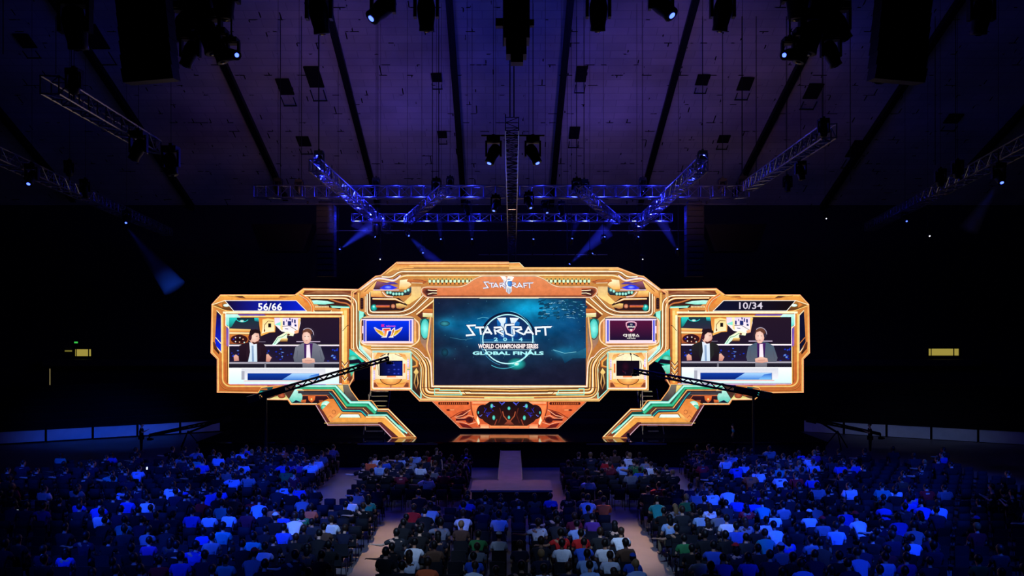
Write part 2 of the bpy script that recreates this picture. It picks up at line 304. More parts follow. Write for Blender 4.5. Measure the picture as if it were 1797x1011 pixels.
# ------------------------------------------------------------------ artwork tools for the display surfaces
YW, SW = 44.6, 31.4
def wx(px): return (px-CX)/SW
def wz(py): return CAMZ-(py-HOR)/SW
K = dict(k=(22, 12, 12), dk=(52, 26, 20), br=(112, 56, 34), rb=(150, 72, 40), o=(222, 128, 54), or_=(238, 116, 52), g=(248, 182, 84), lg=(255, 216, 126), cr=(255, 244, 200), w=(255, 250, 240),
         pk=(240, 168, 130), t=(140, 236, 214), lt=(205, 255, 240), gr=(32, 160, 112), dg=(10, 74, 66), li=(236, 214, 244), vi=(98, 78, 176), bl=(12, 36, 214), db=(6, 10, 96), nv=(14, 16, 44), te=(40, 210, 200))
def col(c): return lin(K[c] if isinstance(c, str) else c)
MIR = 893.2
class Art:
    def __init__(s, base=0.0, mirror=False, dx=0, Y=YW): s.Y = Y; s.v = []; s.c = []; s.f = []; s.n = 0; s.base = base; s.m = mirror; s.dx = dx
    def T(s, x, y, off=0):
        if s.m: x = MIR+(MIR-x)*1.009
        k = s.Y/FPX; return ((x+s.dx-CX)*k, s.Y-s.base-.001*s.n-off, CAMZ-(y-HOR)*k)
    def raw(s, P, C, F, rel=None):
        b = len(s.v); s.n += 1
        for i, p in enumerate(P): s.v.append(s.T(p[0], p[1], rel[i] if rel else 0)); s.c.append(C[i])
        s.f += [tuple(i+b for i in f) for f in F]
    def poly(s, pts, c, c2=None, horiz=False):
        if c2 is not None:
            k = 0 if horiz else 1; lo = min(p[k] for p in pts); hi = max(p[k] for p in pts); a, d = col(c), col(c2)
            C = [tuple(a[j]+(d[j]-a[j])*(p[k]-lo)/(hi-lo+1e-6) for j in range(3)) for p in pts]
        else: C = [col(c)]*len(pts)
        s.raw(pts, C, [tuple(t) for t in tessellate_polygon([[Vector((p[0], p[1], 0)) for p in pts]])])
    def rect(s, x0, y0, x1, y1, c, c2=None, horiz=False): s.poly([(x0, y0), (x1, y0), (x1, y1), (x0, y1)], c, c2, horiz)
    def ell(s, cx, cy, rx, ry, c, c2=None, n=20, a0=0, a1=2*PI):
        P = [(cx, cy)]+[(cx+rx*math.cos(a0+(a1-a0)*i/n), cy+ry*math.sin(a0+(a1-a0)*i/n)) for i in range(n+1)]
        C = [col(c)]+[col(c2 or c)]*(n+1); s.raw(P, C, [(0, i+1, i+2) for i in range(n)])
    def band(s, pts, wd, prof, closed=False, rel=.05):
        """stripe swept along pts; wd a number or one per point; prof [(t, colour)] across"""
        n = len(pts); W = wd if isinstance(wd, (list, tuple)) else [wd]*n; P = []; C = []; R = []
        for i in range(n):
            p = Vector(pts[i]); a = Vector(pts[i-1]) if (i or closed) else None; c = Vector(pts[(i+1) % n]) if (i < n-1 or closed) else None
            ns = []
            if a is not None: d = (p-a).normalized(); ns.append(Vector((-d.y, d.x)))
            if c is not None: d = (c-p).normalized(); ns.append(Vector((-d.y, d.x)))
            nn = sum(ns, Vector((0, 0)))
            nn = nn.normalized() if nn.length > 1e-4 else ns[0]; k = min(2.2, 1/max(.3, nn.dot(ns[0])))
            for t, cc in prof:
                q = p+nn*k*t*W[i]/2; P.append((q.x, q.y)); C.append(col(cc)); R.append(rel*math.sqrt(max(0, 1-t*t))*min(1, W[i]/8))
        m = len(prof); F = []
        for i in range(n if closed else n-1):
            j = (i+1) % n
            F += [(i*m+k, i*m+k+1, j*m+k+1, j*m+k) for k in range(m-1)]
        s.raw(P, C, F, R)
    def line(s, pts, wd, c, closed=False): s.band(pts, wd, [(-1, c), (1, c)], closed, 0)
    def arc(s, cx, cy, rx, ry, a0, a1, wd, c, n=40): s.line([(cx+rx*math.cos(a0+(a1-a0)*i/n), cy+ry*math.sin(a0+(a1-a0)*i/n)) for i in range(n+1)], wd, c)
    def grid(s, x0, y0, x1, y1, nx, ny, fn):
        P = [(x0+(x1-x0)*i/nx, y0+(y1-y0)*j/ny) for j in range(ny+1) for i in range(nx+1)]
        C = [lin(fn((p[0]-x0)/(x1-x0), (p[1]-y0)/(y1-y0))) for p in P]
        s.raw(P, C, [(j*(nx+1)+i, j*(nx+1)+i+1, (j+1)*(nx+1)+i+1, (j+1)*(nx+1)+i) for j in range(ny) for i in range(nx)])
    def text(s, st, x0, x1, y0, y1, c, bold=0):
        cu = bpy.data.curves.new('t', 'FONT'); cu.body = st; cu.size = 1; cu.resolution_u = 2; cu.offset = bold
        o = bpy.data.objects.new('t', cu); COL.objects.link(o); bpy.context.view_layer.update()
        me = bpy.data.meshes.new_from_object(o.evaluated_get(bpy.context.evaluated_depsgraph_get()))
        vs = [v.co.copy() for v in me.vertices]; fs = [tuple(p.vertices) for p in me.polygons]
        bpy.data.objects.remove(o); bpy.data.curves.remove(cu); bpy.data.meshes.remove(me)
        if not vs: return
        ax, bx = min(v.x for v in vs), max(v.x for v in vs); ay, by = min(v.y for v in vs), max(v.y for v in vs)
        mm = s.m; s.m = False
        s.raw([(x0+(v.x-ax)/(bx-ax)*(x1-x0), y1-(v.y-ay)/(by-ay)*(y1-y0)) for v in vs], [col(c)]*len(vs), fs); s.m = mm
    def build(s, name, m, parent):
        me = bpy.data.meshes.new(name); me.from_pydata(s.v, [], s.f); me.materials.append(m)
        a = me.color_attributes.new('picture', 'FLOAT_COLOR', 'POINT')
        a.data.foreach_set('color', np.array([c+(1,) for c in s.c], dtype=np.float32).ravel())
        o = bpy.data.objects.new(name, me); COL.objects.link(o)
        if parent: bpy.context.view_layer.update(); o.parent = parent; o.matrix_parent_inverse = parent.matrix_world.inverted()
        return o
def rnd(pts, r=6, n=4, closed=False):
    out = []; N = len(pts)
    for i in range(N):
        if not closed and i in (0, N-1): out.append(pts[i]); continue
        p = Vector(pts[i]); a = Vector(pts[i-1]); c = Vector(pts[(i+1) % N]); ra = min(r, (a-p).length*.45); rc = min(r, (c-p).length*.45)
        A = p+(a-p).normalized()*ra; B = p+(c-p).normalized()*rc
        for k in range(n+1):
            t = k/n; q = A*(1-t)**2+p*2*t*(1-t)+B*t*t; out.append((q.x, q.y))
    return out
def backing(pts, mirror, thick, base, parent, name='backing'):
    A = Art(mirror=mirror); P = [A.T(*p) for p in pts]; mb = MB().prism([(p[0], p[2]) for p in P], YW-base, YW-base+thick)
    o = mb.build(name, M['black'], parent); return o
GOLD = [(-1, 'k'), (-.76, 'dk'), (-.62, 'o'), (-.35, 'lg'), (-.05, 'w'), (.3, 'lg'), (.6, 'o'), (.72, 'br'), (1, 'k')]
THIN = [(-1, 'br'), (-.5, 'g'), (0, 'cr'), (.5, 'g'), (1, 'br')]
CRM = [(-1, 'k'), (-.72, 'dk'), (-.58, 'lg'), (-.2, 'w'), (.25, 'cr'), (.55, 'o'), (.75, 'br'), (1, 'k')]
TEAL = [(-1, 'dg'), (-.6, 't'), (0, 'lt'), (.5, 't'), (1, 'dg')]
GRN = [(-1, 'dg'), (-.5, 'gr'), (.1, (70, 200, 150)), (.6, 'gr'), (1, 'k')]
RIM = [(-1, 'or_'), (-.4, 'pk'), (.2, 'lg'), (1, 'rb')]

# --- side wing frames
def wing(mir):
    side = 'right' if mir else 'left'
    t = thing('scenic_wing', 'glowing gold alien-style frame round the %s caster video screen' % side, 'stage set', (wx(MIR+(MIR-495)*1.009) if mir else wx(495), YW+.1, wz(686)))
    out = [(372.5, 534.6), (387.7, 518), (518, 518), (533, 507), (631, 508), (620, 514), (620, 664), (612, 678), (560, 690), (453, 689), (382, 688), (382, 630), (371, 619)]
    bpy.context.view_layer.update(); b_ = backing(out, mir, .3, 0, t); b_.matrix_parent_inverse = t.matrix_world.inverted()
    A = Art(.01, mir)
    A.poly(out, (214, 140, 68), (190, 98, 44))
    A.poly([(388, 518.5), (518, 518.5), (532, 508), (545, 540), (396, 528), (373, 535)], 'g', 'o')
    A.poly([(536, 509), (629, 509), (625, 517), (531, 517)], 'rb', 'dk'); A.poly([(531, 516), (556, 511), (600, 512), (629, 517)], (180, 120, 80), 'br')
    A.band([(533, 508.6), (631, 508.8)], 3, THIN)
    # bundle of tubes running right and turning down
    A.poly([(541, 522), (612, 522), (622, 530), (622, 668), (612, 676), (612, 545), (560, 537)], 'dk', 'br')
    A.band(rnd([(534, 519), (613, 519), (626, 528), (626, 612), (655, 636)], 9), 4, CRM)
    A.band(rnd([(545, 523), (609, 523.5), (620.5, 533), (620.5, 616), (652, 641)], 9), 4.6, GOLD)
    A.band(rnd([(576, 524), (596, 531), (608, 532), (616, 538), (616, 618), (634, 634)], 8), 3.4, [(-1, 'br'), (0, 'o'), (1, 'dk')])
    A.poly([(547, 527), (556, 526.5), (575, 528), (588, 532), (570, 534.5), (551, 534)], 'lt', 't')
    A.line([(547, 527), (556, 526.5), (575, 528), (590, 532.5)], .8, 'k')
    A.poly([(579, 536), (615, 538), (617, 541), (583, 540.5)], 'gr', 't')
    A.line([(583, 538.4), (612, 540)], 1.4, 'lt')
    A.rect(553, 537, 577, 540.5, 'cr', 'g'); 
    for k in range(11): A.rect(554.5+k*2, 537.8, 555.5+k*2, 539.6, 'br')
    A.poly([(551, 545), (582, 545), (578, 549.5), (555, 549.5)], 'dk', 'rb'); A.line([(551, 545), (555, 550), (578, 550), (582, 545)], .9, 'cr')
    # right post beside the screen
    A.rect(598, 541, 613, 674, 'g', 'o'); A.rect(599.5, 553, 604, 640, 'cr', 'lg'); A.rect(604, 545, 609, 672, 'lg', 'g'); A.rect(609.5, 542, 613, 668, 'o', 'br')
    A.line([(601.5, 581), (609, 572), (612, 571)], .9, 'dk')
    for k in range(4): A.line([(600, 634+k*8.5), (605, 641+k*8.5), (611, 634+k*8.5)], 1.6, 'br'); A.line([(600, 636+k*8.5), (605, 643+k*8.5), (611, 636+k*8.5)], .9, 'cr')
    A.poly([(613.5, 612), (622, 618), (640, 634), (625, 640), (613.5, 655)], 'te', 'gr'); A.ell(620, 629, 8, 6, 't', 'gr'); A.poly([(613.5, 632), (630, 630), (636, 637), (613.5, 639)], 'nv', 'k')
    A.poly([(613.5, 640), (628, 642), (617, 660), (613.5, 662)], 't', 'gr'); A.rect(613.5, 655, 616, 668, 'rb', 'dk')
    # top scallops and the diamond corner
    A.band([(388.5, 519.2), (518.5, 519.2), (533, 508.5)], 1.8, [(-1, 'lg'), (1, 'g')])
    A.poly([(411, 519.5), (426, 519.5), (432, 523.5), (420, 522)], 'dk', 'br'); A.poly([(492, 519.5), (508, 519.5), (491, 523.5), (489, 523)], 'br', 'o')
    A.line([(400, 519), (415, 521.5), (432, 524.5), (490, 524.5), (520, 518.5)], .8, 'rb')
    A.poly([(374, 535), (396, 528), (411, 545.5), (388, 543)], (190, 120, 50), 'dk'); A.poly([(383, 535), (390, 531), (391, 540)], 'o'); A.ell(398, 536, 5.5, 2.4, 'w', 'lt')
    A.line([(373, 535), (396, 527.2)], 1.2, 'cr'); A.line([(373, 536), (386, 541), (400, 546.5), (411, 546.5)], 1.2, 'lg'); A.line([(396, 528), (411.5, 546)], 1.2, 'w')
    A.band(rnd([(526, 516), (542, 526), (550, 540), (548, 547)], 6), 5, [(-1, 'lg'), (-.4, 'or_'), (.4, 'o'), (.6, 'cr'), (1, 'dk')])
    A.poly([(530, 519), (537, 524), (543, 534), (541, 536), (533, 527)], 'or_', 'o')
    # left edge: narrow blue window
    A.band([(373.5, 536), (373.5, 618), (384, 630), (384, 686)], 3, [(-1, 'or_'), (0, 'lg'), (1, 'rb')])
    A.poly([(381, 546), (388.5, 554), (388.5, 617.7), (378, 600), (378.5, 590)], 'nv' if mir else 'k', 'nv' if mir else 'bl')
    if not mir: A.poly([(379, 596), (388.5, 605), (388.5, 617), (379, 606)], 'bl')
    A.line([(379, 592), (388.5, 603)], 1.2, 'cr' if not mir else 'o'); A.line([(381, 545), (389.3, 553.5), (389.3, 619), (379, 607)], 1.3, 'cr')
    A.band([(391.5, 551), (391.5, 640)], 3, [(-1, 'g'), (0, 'lg'), (1, 'g')])
    A.poly([(374, 600), (377, 600), (386, 619), (385, 622), (376, 612)], 'br', 'k')
    A.band(rnd([(387, 640), (387, 674), (396, 683), (470, 683)], 6), 3.2, [(-1, 'rb'), (0, 'o'), (1, 'dk')]); A.band(rnd([(391.5, 634), (391.5, 670), (400, 678), (470, 678)], 6), 3.4, [(-1, 'o'), (0, 'lg'), (1, 'rb')])
    A.band(rnd([(395.5, 636), (395.5, 668), (402, 675), (540, 675)], 5), 2.2, [(-1, 'dk'), (0, 'or_'), (1, 'rb')])
    # screen surround
    A.band([(400, 672), (400, 548), (600, 553), (600, 674)], [1, 1, 1, 1], [(-1, 'dk'), (1, 'dk')])
    A.line([(392, 548.5), (602, 548.5)], 3.4, 'cr'); A.line([(396, 551.7), (600, 551.7)], 2.2, 'rb'); A.line([(396, 555), (600, 555)], 2.8, 'lg')
    A.line([(598.3, 556), (598.3, 674)], 2, 'rb'); A.line([(402.2, 556), (402.2, 674)], 2, 'lg')
    A.poly([(397, 551.5), (418, 551.5), (423, 557.5), (404.5, 557.5), (404.5, 575), (397, 569)], 'lt', 'te'); A.poly([(398, 574), (402, 577), (402, 609), (398, 606)], 'vi', (150, 100, 180)); A.poly([(418, 551.6), (464, 551.6), (468, 554.2), (422, 554.2)], 'vi')
    A.line([(397, 548), (397, 571), (403, 576), (403, 674)], 1.2, 'w')
    A.line([(430, 675.2), (572, 675.2), (577, 678)], 1.5, 'vi'); A.line([(404, 673.6), (600, 673.6)], 1.6, 'li')
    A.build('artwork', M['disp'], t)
    R = Art(.02, mir); R.band(out, 2.6, RIM, True, .03); R.build('rim', M['disp'], t)
    return t
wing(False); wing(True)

# --- caster video screens: the picture of two presenters at a desk
def caster(dx, nm, blue):
    t = thing('video_screen', '%s wide screen showing two suited presenters wearing headsets at a desk' % nm, 'screen', (wx(500+dx), YW-.1, wz(673)))
    bpy.context.view_layer.update()
    mb = MB().box((0, -.02, (673-558)/SW/2), (192.5/SW, .06, 115/SW)); mb.build('housing', M['black'], t)
    A = Art(.16, False, dx); U = lambda u, v: (400+u/7.22, 540+v/7.22-(1 if dx else 0))
    def pl(l, c, c2=None): A.poly([U(*p) for p in l], c, c2)
    A.rect(404.3, 557.5-(1 if dx else 0), 596.8, 673, (36, 22, 38), (24, 18, 40))
    pl([(32, 128), (410, 128), (400, 275), (32, 275)], (20, 50, 60), (44, 42, 62)); pl([(32, 128), (130, 128), (60, 240), (32, 260)], 'te', (20, 90, 90))
    A.arc(*U(195, 130), 11, 7, .15*PI, .95*PI, 1.2, 'te'); pl([(345, 130), (410, 130), (400, 180), (350, 170)], 'te', (20, 80, 110)); A.ell(*U(190, 170), 4, 2, 'w', 'te')
    pl([(32, 265), (300, 275), (290, 310), (32, 310)], 'lg', 'o'); pl([(32, 310), (300, 315), (290, 340), (32, 335)], 'cr', 'g'); pl([(32, 340), (290, 345), (260, 460), (32, 460)], 'o', 'rb')
    A.ell(*U(155, 400), 15, 8, 'k', (60, 20, 24)); 
    for u, v, c in ((110, 380, 'li'), (165, 380, 'w'), (205, 400, 'pk'), (110, 430, 'w'), (160, 435, 'pk'), (220, 440, 'lt'), (85, 400, 'bl')): A.ell(*U(u, v), 1.2, 1.2, c, n=8)
    pl([(400, 130), (620, 130), (610, 310), (540, 315), (430, 360), (420, 300)], 'o', 'g'); pl([(450, 150), (520, 135), (600, 150), (600, 300), (500, 310), (440, 330), (450, 260)], 'lg', 'cr')
    A.line([U(470, 300), U(475, 220), U(520, 170), U(590, 175)], 1, 'br'); pl([(523, 200), (560, 200), (560, 250), (523, 250)], 'k'); A.ell(*U(476, 290), 1.2, 2.4, 'br')
    pl([(600, 130), (930, 130), (930, 200), (900, 320), (840, 330), (690, 300), (605, 215)], 'li', 'w'); pl([(670, 130), (705, 130), (705, 290), (680, 270)], 'cr', 'lg'); pl([(600, 215), (680, 180), (680, 230)], 't')
    for a in ((710, 170, 730, 225), (750, 150, 760, 180), (770, 170, 815, 230), (790, 130, 805, 160), (850, 150, 870, 200), (855, 210, 880, 240), (735, 262, 775, 276), (820, 140, 835, 190)):
        pl([(a[0], a[1]), (a[2], a[1]+4), (a[2], a[3]), (a[0], a[3]-5)], (30, 40, 110))
    A.line([U(700, 235), U(790, 230), U(905, 300)], .8, 'k'); pl([(900, 135), (935, 135), (905, 320), (860, 330), (850, 300), (900, 280)], 'lg', 'pk')
    pl([(640, 370), (760, 300), (850, 330), (840, 360), (760, 350), (760, 420), (660, 430), (610, 480), (575, 465)], 'cr', 'lt'); pl([(665, 430), (690, 390), (770, 390), (765, 430)], 'lg', 'br')
    A.line([U(600, 460), U(650, 380), U(700, 370), U(760, 330)], 1, 'gr'); A.ell(*U(780, 340), 2.5, 1.6, 'br')
    A.rect(*U(32, 468), *U(1420, 486), 'w', 'li'); A.line([U(400, 432), U(490, 432)], .7, (150, 140, 160)); A.line([U(880, 430), U(1180, 430)], 1.2, 'li')
    A.rect(*U(32, 488), *U(1420, 690), (26, 20, 40), (34, 24, 52))
    rr_ = random.Random(4)
    for k in range(46):
        u = rr_.choice([rr_.gauss(680, 90), rr_.gauss(680, 90), rr_.gauss(1360, 40), rr_.gauss(130, 30)]); v = rr_.uniform(520, 680)
        if 40 < u < 1400: A.ell(*U(u, v), rr_.uniform(.8, 3), rr_.uniform(.6, 2), rr_.choice([(60, 120, 255), (30, 60, 220), (140, 190, 255), (20, 40, 170)]), (20, 30, 130), 7)
    A.rect(*U(32, 684), *U(1420, 706), (120, 112, 128), (200, 196, 210)); A.rect(*U(32, 706), *U(1420, 758), (40, 38, 50), (20, 16, 28)); A.rect(*U(480, 700), *U(500, 758), (120, 118, 130)); A.rect(*U(960, 700), *U(1108, 758), (130, 130, 142), (100, 98, 108))
    A.rect(*U(32, 758), *U(1420, 960), (250, 250, 255), (215, 245, 245)); A.rect(*U(190, 770), *U(1250, 905), (214, 216, 226), (240, 240, 248)); A.rect(*U(190, 800), *U(230, 910), (170, 172, 186))
    A.rect(*U(268, 828), *U(1170, 916), (16, 60, 160), (10, 30, 110)); pl([(700, 912), (830, 830), (1165, 830), (1165, 912)], (170, 215, 255), (60, 130, 220)); pl([(1000, 912), (1070, 850), (1165, 835), (1165, 912)], (30, 90, 200), (120, 190, 250))
    A.rect(*U(220, 920), *U(1200, 932), 'pk', 'li'); 
    # presenter on the left, dark suit, turned right
    s1 = (40, 22, 34) if not dx else (36, 36, 34)
    pl([(165, 480), (240, 445), (330, 430), (440, 445), (490, 480), (510, 560), (500, 680), (160, 680), (160, 560)], s1, (28, 14, 26))
    pl([(280, 440), (390, 440), (390, 682), (275, 682)], (225, 235, 248), (205, 225, 240)); pl([(318, 480), (345, 480), (350, 680), (325, 680)], (150, 175, 205), (120, 150, 190)); pl([(255, 445), (290, 440), (300, 560), (275, 680), (250, 600)], s1); pl([(385, 450), (430, 445), (440, 600), (390, 680)], s1)
    pl([(505, 590), (530, 585), (545, 605), (572, 630), (545, 682), (500, 680)], (236, 180, 160), (200, 130, 116)); pl([(92, 615), (120, 590), (155, 615), (160, 670), (100, 676)], (236, 180, 160), (200, 130, 116))
    A.ell(*U(352, 372), 9, 12, (250, 214, 196), (228, 170, 150)); pl([(320, 430), (345, 465), (400, 455), (420, 400), (400, 420), (360, 440)], (70, 36, 34)); pl([(285, 350), (300, 290), (370, 272), (430, 300), (435, 330), (360, 320), (325, 350), (310, 420), (290, 400)], (34, 18, 22))
    A.ell(*U(300, 375), 3, 4.6, (80, 30, 44), (40, 16, 26)); A.line([U(375, 363), U(400, 360)], .9, (60, 30, 30)); A.line([U(395, 425), U(415, 422)], .9, (140, 60, 60)); pl([(410, 365), (422, 395), (408, 398)], (220, 160, 140))
    # presenter on the right, grey suit, hands folded
    s2 = (122, 124, 138) if not dx else (70, 92, 112)
    pl([(870, 500), (960, 450), (1040, 440), (1120, 450), (1190, 490), (1240, 640), (1225, 690), (860, 690), (845, 630)], s2, (90, 94, 108)); pl([(980, 455), (1090, 450), (1075, 640), (985, 640)], (70, 30, 96), (50, 24, 80)); pl([(1012, 470), (1052, 465), (1064, 640), (1008, 650)], (250, 222, 240), (255, 240, 245))
    pl([(955, 650), (1030, 628), (1110, 645), (1120, 690), (1040, 706), (960, 695)], (240, 196, 176), (214, 150, 132)); A.line([U(990, 672), U(1080, 668)], .7, (170, 100, 90)); A.line([U(900, 540), U(890, 640)], .8, (80, 84, 98)); A.line([U(1180, 540), U(1200, 650)], .8, (80, 84, 98))
    A.ell(*U(1015, 370), 8, 12.4, (255, 220, 204), (232, 176, 158)); pl([(960, 345), (965, 290), (1010, 260), (1070, 275), (1090, 330), (1075, 390), (1055, 330), (1020, 305), (975, 315)], (110, 66, 48), (80, 46, 38)); A.arc(*U(1025, 340), 10.5, 11, -.75*PI, .15*PI, 1, (190, 180, 200))
    A.ell(*U(1085, 362), 2.6, 4.6, (60, 50, 66), (30, 26, 40)); A.line([U(985, 365), U(1005, 363)], .8, (70, 40, 40)); A.line([U(1025, 363), U(1045, 366)], .8, (70, 40, 40)); A.line([U(1000, 418), U(1025, 418)], .9, (170, 90, 90)); A.line([U(945, 360), U(950, 410), U(985, 425)], .9, (30, 20, 34))
    A.build('picture', M['vid'], t)
    return t
caster(0, 'left', True); caster(790, 'right', False)

# --- score panels above the caster screens
def score(mir, st):
    side = 'right' if mir else 'left'
    t = thing('score_panel', '%s slanted score display reading %s' % ('dark' if mir else 'deep blue', st), 'display', (wx(MIR+(MIR-467)*1.009) if mir else wx(467), YW-.1, wz(546)))
    bpy.context.view_layer.update()
    pts = [(396, 527.7), (520.7, 527.7), (539, 545.9), (411.5, 545.9)]
    o = backing(pts, mir, .08, .1, t, 'housing'); o.matrix_parent_inverse = t.matrix_world.inverted()
    A = Art(.11, mir); A.poly(pts, 'k', 'nv' if mir else 'bl', True)
    if not mir: A.poly([(470, 528), (520, 528), (537, 545.5), (470, 545.5)], 'db', 'bl', True)
    A.line(pts, 1.1, 'w', True); A.build('screen_face', M['vid'], t)
    T = Art(.13, mir); c = (496-14, 0)
    if mir: T.text(st, 1296, 1337, 530.5, 542.5, (214, 204, 220), .012)
    else: T.text(st, 454, 496, 532, 545, (250, 250, 255), .02)
    T.build('lettering', M['vid'], t)
score(False, '56/66'); score(True, '10/34')

# --- centre portal
def mirror_both(fn, *parts):
    for m in (False, True):
        for a in parts: a.m = m
        fn(m)
t = PORTAL = thing('scenic_portal', 'huge glowing gold alien-style portal framing the main screen', 'stage set', (wx(MIR), YW+.1, wz(703))); bpy.context.view_layer.update()
halfo = [(893.2, 470.5), (704, 470.5), (669.6, 484), (660, 485.5), (631, 508), (618, 512), (618, 611), (652, 637), (652, 684), (719, 684), (737, 703), (893.2, 703)]
hl = [(MIR, 461), (697, 461), (669.6, 484)]+halfo[3:]
A0 = Art(mirror=True); A1 = Art()
full = [(x, y) for x, y in hl]+[(MIR+(MIR-x)*1.009, y) for x, y in reversed(halfo[2:-1])]+[(1086.7, 470.5), (919, 470.5), (911, 461)]
full = [(wx(x), wz(y)) for x, y in full]
# hole for nothing: the screen stands in front of this plate
o = MB().prism(full, YW+.02, YW+.4).build('backing', M['black'], t); o.matrix_parent_inverse = t.matrix_world.inverted()
B = Art(-.019)
def base(m):
    top = 461 if not m else 470.5
    o_ = (hl if not m else halfo)
    B.poly(o_, (196, 132, 66), (170, 98, 46))
mirror_both(base, B); B.build('base_plate', M['disp'], t)
D = Art(.0)
def details(m):
    # top strip
    if not m: D.poly([(697, 461.5), (893.2, 461.5), (893.2, 473), (690, 474), (676, 482)], 'o', 'lg'); D.line([(700, 464), (893.2, 464)], 1.2, (196, 110, 60)); D.line([(700, 473), (712, 471.5), (893.2, 472)], .9, 'br'); D.line([(697, 461.8), (893.2, 461.8)], 1.2, 'cr'); D.line([(718, 466), (893.2, 466)], .8, 'lg'); D.line([(726, 470), (893.2, 470)], 1, 'br')
    else:
        D.poly([(704, 471), (869, 471), (893.2, 474), (690, 476)], 'lg', 'o'); D.poly([(875, 461.5), (893.2, 461.5), (893.2, 473), (867, 471)], 'o', 'lg'); D.line([(720, 473.3), (893.2, 473.3)], .9, 'br'); D.line([(866, 470.5), (875, 461.5), (893.2, 461.8)], 1.1, 'cr')
    D.band(rnd([(670, 486), (688, 487), (700, 477), (893.2, 477)], 7), 4.2, CRM); D.line(rnd([(690, 490), (706, 480), (893.2, 480.3)], 6), 1, 'dk')
    D.band(rnd([(696, 490), (710, 484), (893.2, 484)], 6), 4, [(-1, 'br'), (-.5, 'cr'), (.2, 'lg'), (.8, 'o'), (1, 'dk')])
    D.poly([(720, 488), (893.2, 488), (893.2, 492), (846, 492), (838, 487), (780, 488.5)], 'g', 'lg')
    # lilac shoulder tube
    D.band(rnd([(632, 509), (661, 488.5), (680, 491), (692, 494), (704, 484)], 8), 5, [(-1, 'dk'), (-.6, 'li'), (0, 'cr'), (.5, 'pk'), (1, 'br')])
    D.poly([(634, 512), (658, 492), (690, 496), (665, 508), (650, 512), (640, 520), (632, 522)], 'lg', 'o'); D.line([(640, 512), (660, 493), (686, 498)], 1.3, 'rb')
    D.poly([(661, 494), (690, 498), (664, 509), (655, 508)], (150, 90, 110), 'k')
    D.poly([(666, 506), (674, 501), (682, 499.5), (690, 502), (698, 505), (688, 508.5), (674, 508.5)], (20, 50, 220), (60, 60, 230)); D.ell(681, 504.2, 7, 3, (150, 170, 255), (20, 40, 230)); D.line([(655, 509), (700, 509)], 1.2, 'li'); D.poly([(668, 498), (690, 494), (700, 499), (690, 499)], 'vi', (60, 40, 130))
    # ridged jewel row
    D.poly([(674, 511), (708, 512), (722, 503), (725, 508), (718, 518), (690, 520), (680, 518)], (70, 90, 100), 'k')
    for k in range(8): D.ell(680+k*5.2, 513.5+(2.4 if 1 < k < 6 else 0)-(k > 5)*(k-5)*2.2, 2.4, 2.8, 'lt', (90, 190, 170), 9)
    D.band(rnd([(671, 512), (678, 520), (690, 521)], 3), 2, [(-1, 'pk'), (1, 'w')]); D.poly([(650, 511), (668, 511), (672, 522), (652, 522)], 'lg', 'o')
    D.poly([(702, 492), (716, 490), (722, 500), (712, 508), (700, 508)], 'cr', 'g'); D.poly([(716, 490), (745, 491), (752, 494), (744, 498), (722, 497), (714, 494)], 'o', 'rb')
    D.line([(725, 491), (740, 492), (748, 495)], .9, 'br'); D.line([(722, 496.5), (742, 497)], .9, 'cr'); D.poly([(722, 503), (739, 503), (739, 520), (718, 534), (705, 534), (722, 518)], (230, 190, 130), 'lg')
    # dark alcove with spear
    D.poly([(650.5, 521), (700, 523), (715, 535), (708, 545), (650.5, 546)], 'k', (50, 26, 18)); D.band([(654, 524.5), (694, 525), (710, 532)], [4, 5, 2], GOLD); D.band([(660, 537.5), (684, 537.5)], 5, [(-1, 'dk'), (0, 'or_'), (1, 'br')])
    D.ell(690, 537.5, 4, 4, 'pk', 'rb'); D.poly([(695, 533), (702, 532.5), (717, 537.5), (702, 542.5), (696, 541)], 'lg', 'rb'); D.ell(656.5, 540, 5.5, 6, 'te', (10, 110, 100)); D.ell(656, 538, 2.4, 2.4, 'lt', 'te')
    D.band(rnd([(649, 513), (649, 548), (704, 548), (722, 541), (745, 516)], 7), 3.6, CRM); D.band(rnd([(644.5, 516), (644.5, 553.5), (712, 553.5), (728, 546), (756, 520)], 7), 4, CRM); D.line(rnd([(646.8, 516), (646.8, 551), (706, 551), (724, 544), (750, 518)], 7), 1.1, 'dk')
    D.poly([(730, 552), (760, 526), (760, 552), (742, 562)], 'rb', 'dk'); D.band([(731, 552), (762, 527)], 5, GOLD); D.poly([(742, 542), (762, 542), (762, 553), (742, 553)], 'o', 'rb'); D.poly([(742, 549), (762, 550), (762, 558), (742, 556)], 'cr', (190, 180, 90))
    # slotted capsule
    D.poly(rnd([(632.5, 523), (632.5, 543), (638, 543), (638, 523)], 2.4, 4, True), 'k'); 
    for k in range(6): D.line([(633.5, 526+k*3), (637, 526+k*3)], .6, 'br')
    D.band([(629.5, 514), (629.5, 545)], 2, [(-1, 'lg'), (1, 'g')]); D.band([(641, 520), (641, 548)], 2.4, [(-1, 'cr'), (1, 'o')])
    # teal side channel and chamfer down to the booth
    D.poly([(630, 545), (639, 548), (639, 556), (632, 563), (632, 604), (656, 630), (652, 637), (630, 613)], 't', 'lt'); D.line([(630, 546), (630, 612), (652, 634)], 1, 'dg'); D.poly([(633, 606), (720, 606), (722, 612), (656, 617), (653, 622)], 'g', (180, 110, 60)); D.poly([(636, 607), (656, 618), (655, 632), (637, 613)], 'cr', 'o')
    D.poly([(639, 549), (645, 556), (641, 557.5), (638, 556)], 'dg')
    # team panel surround
    D.band(rnd([(641, 556.5), (724, 556.5), (736, 567), (736, 598), (724, 607), (640, 605.5), (633, 600), (633, 562)], 6, 4, True), 4.2, [(-1, 'dk'), (-.5, 'g'), (0, 'cr'), (.6, 'pk'), (1, 'br')])
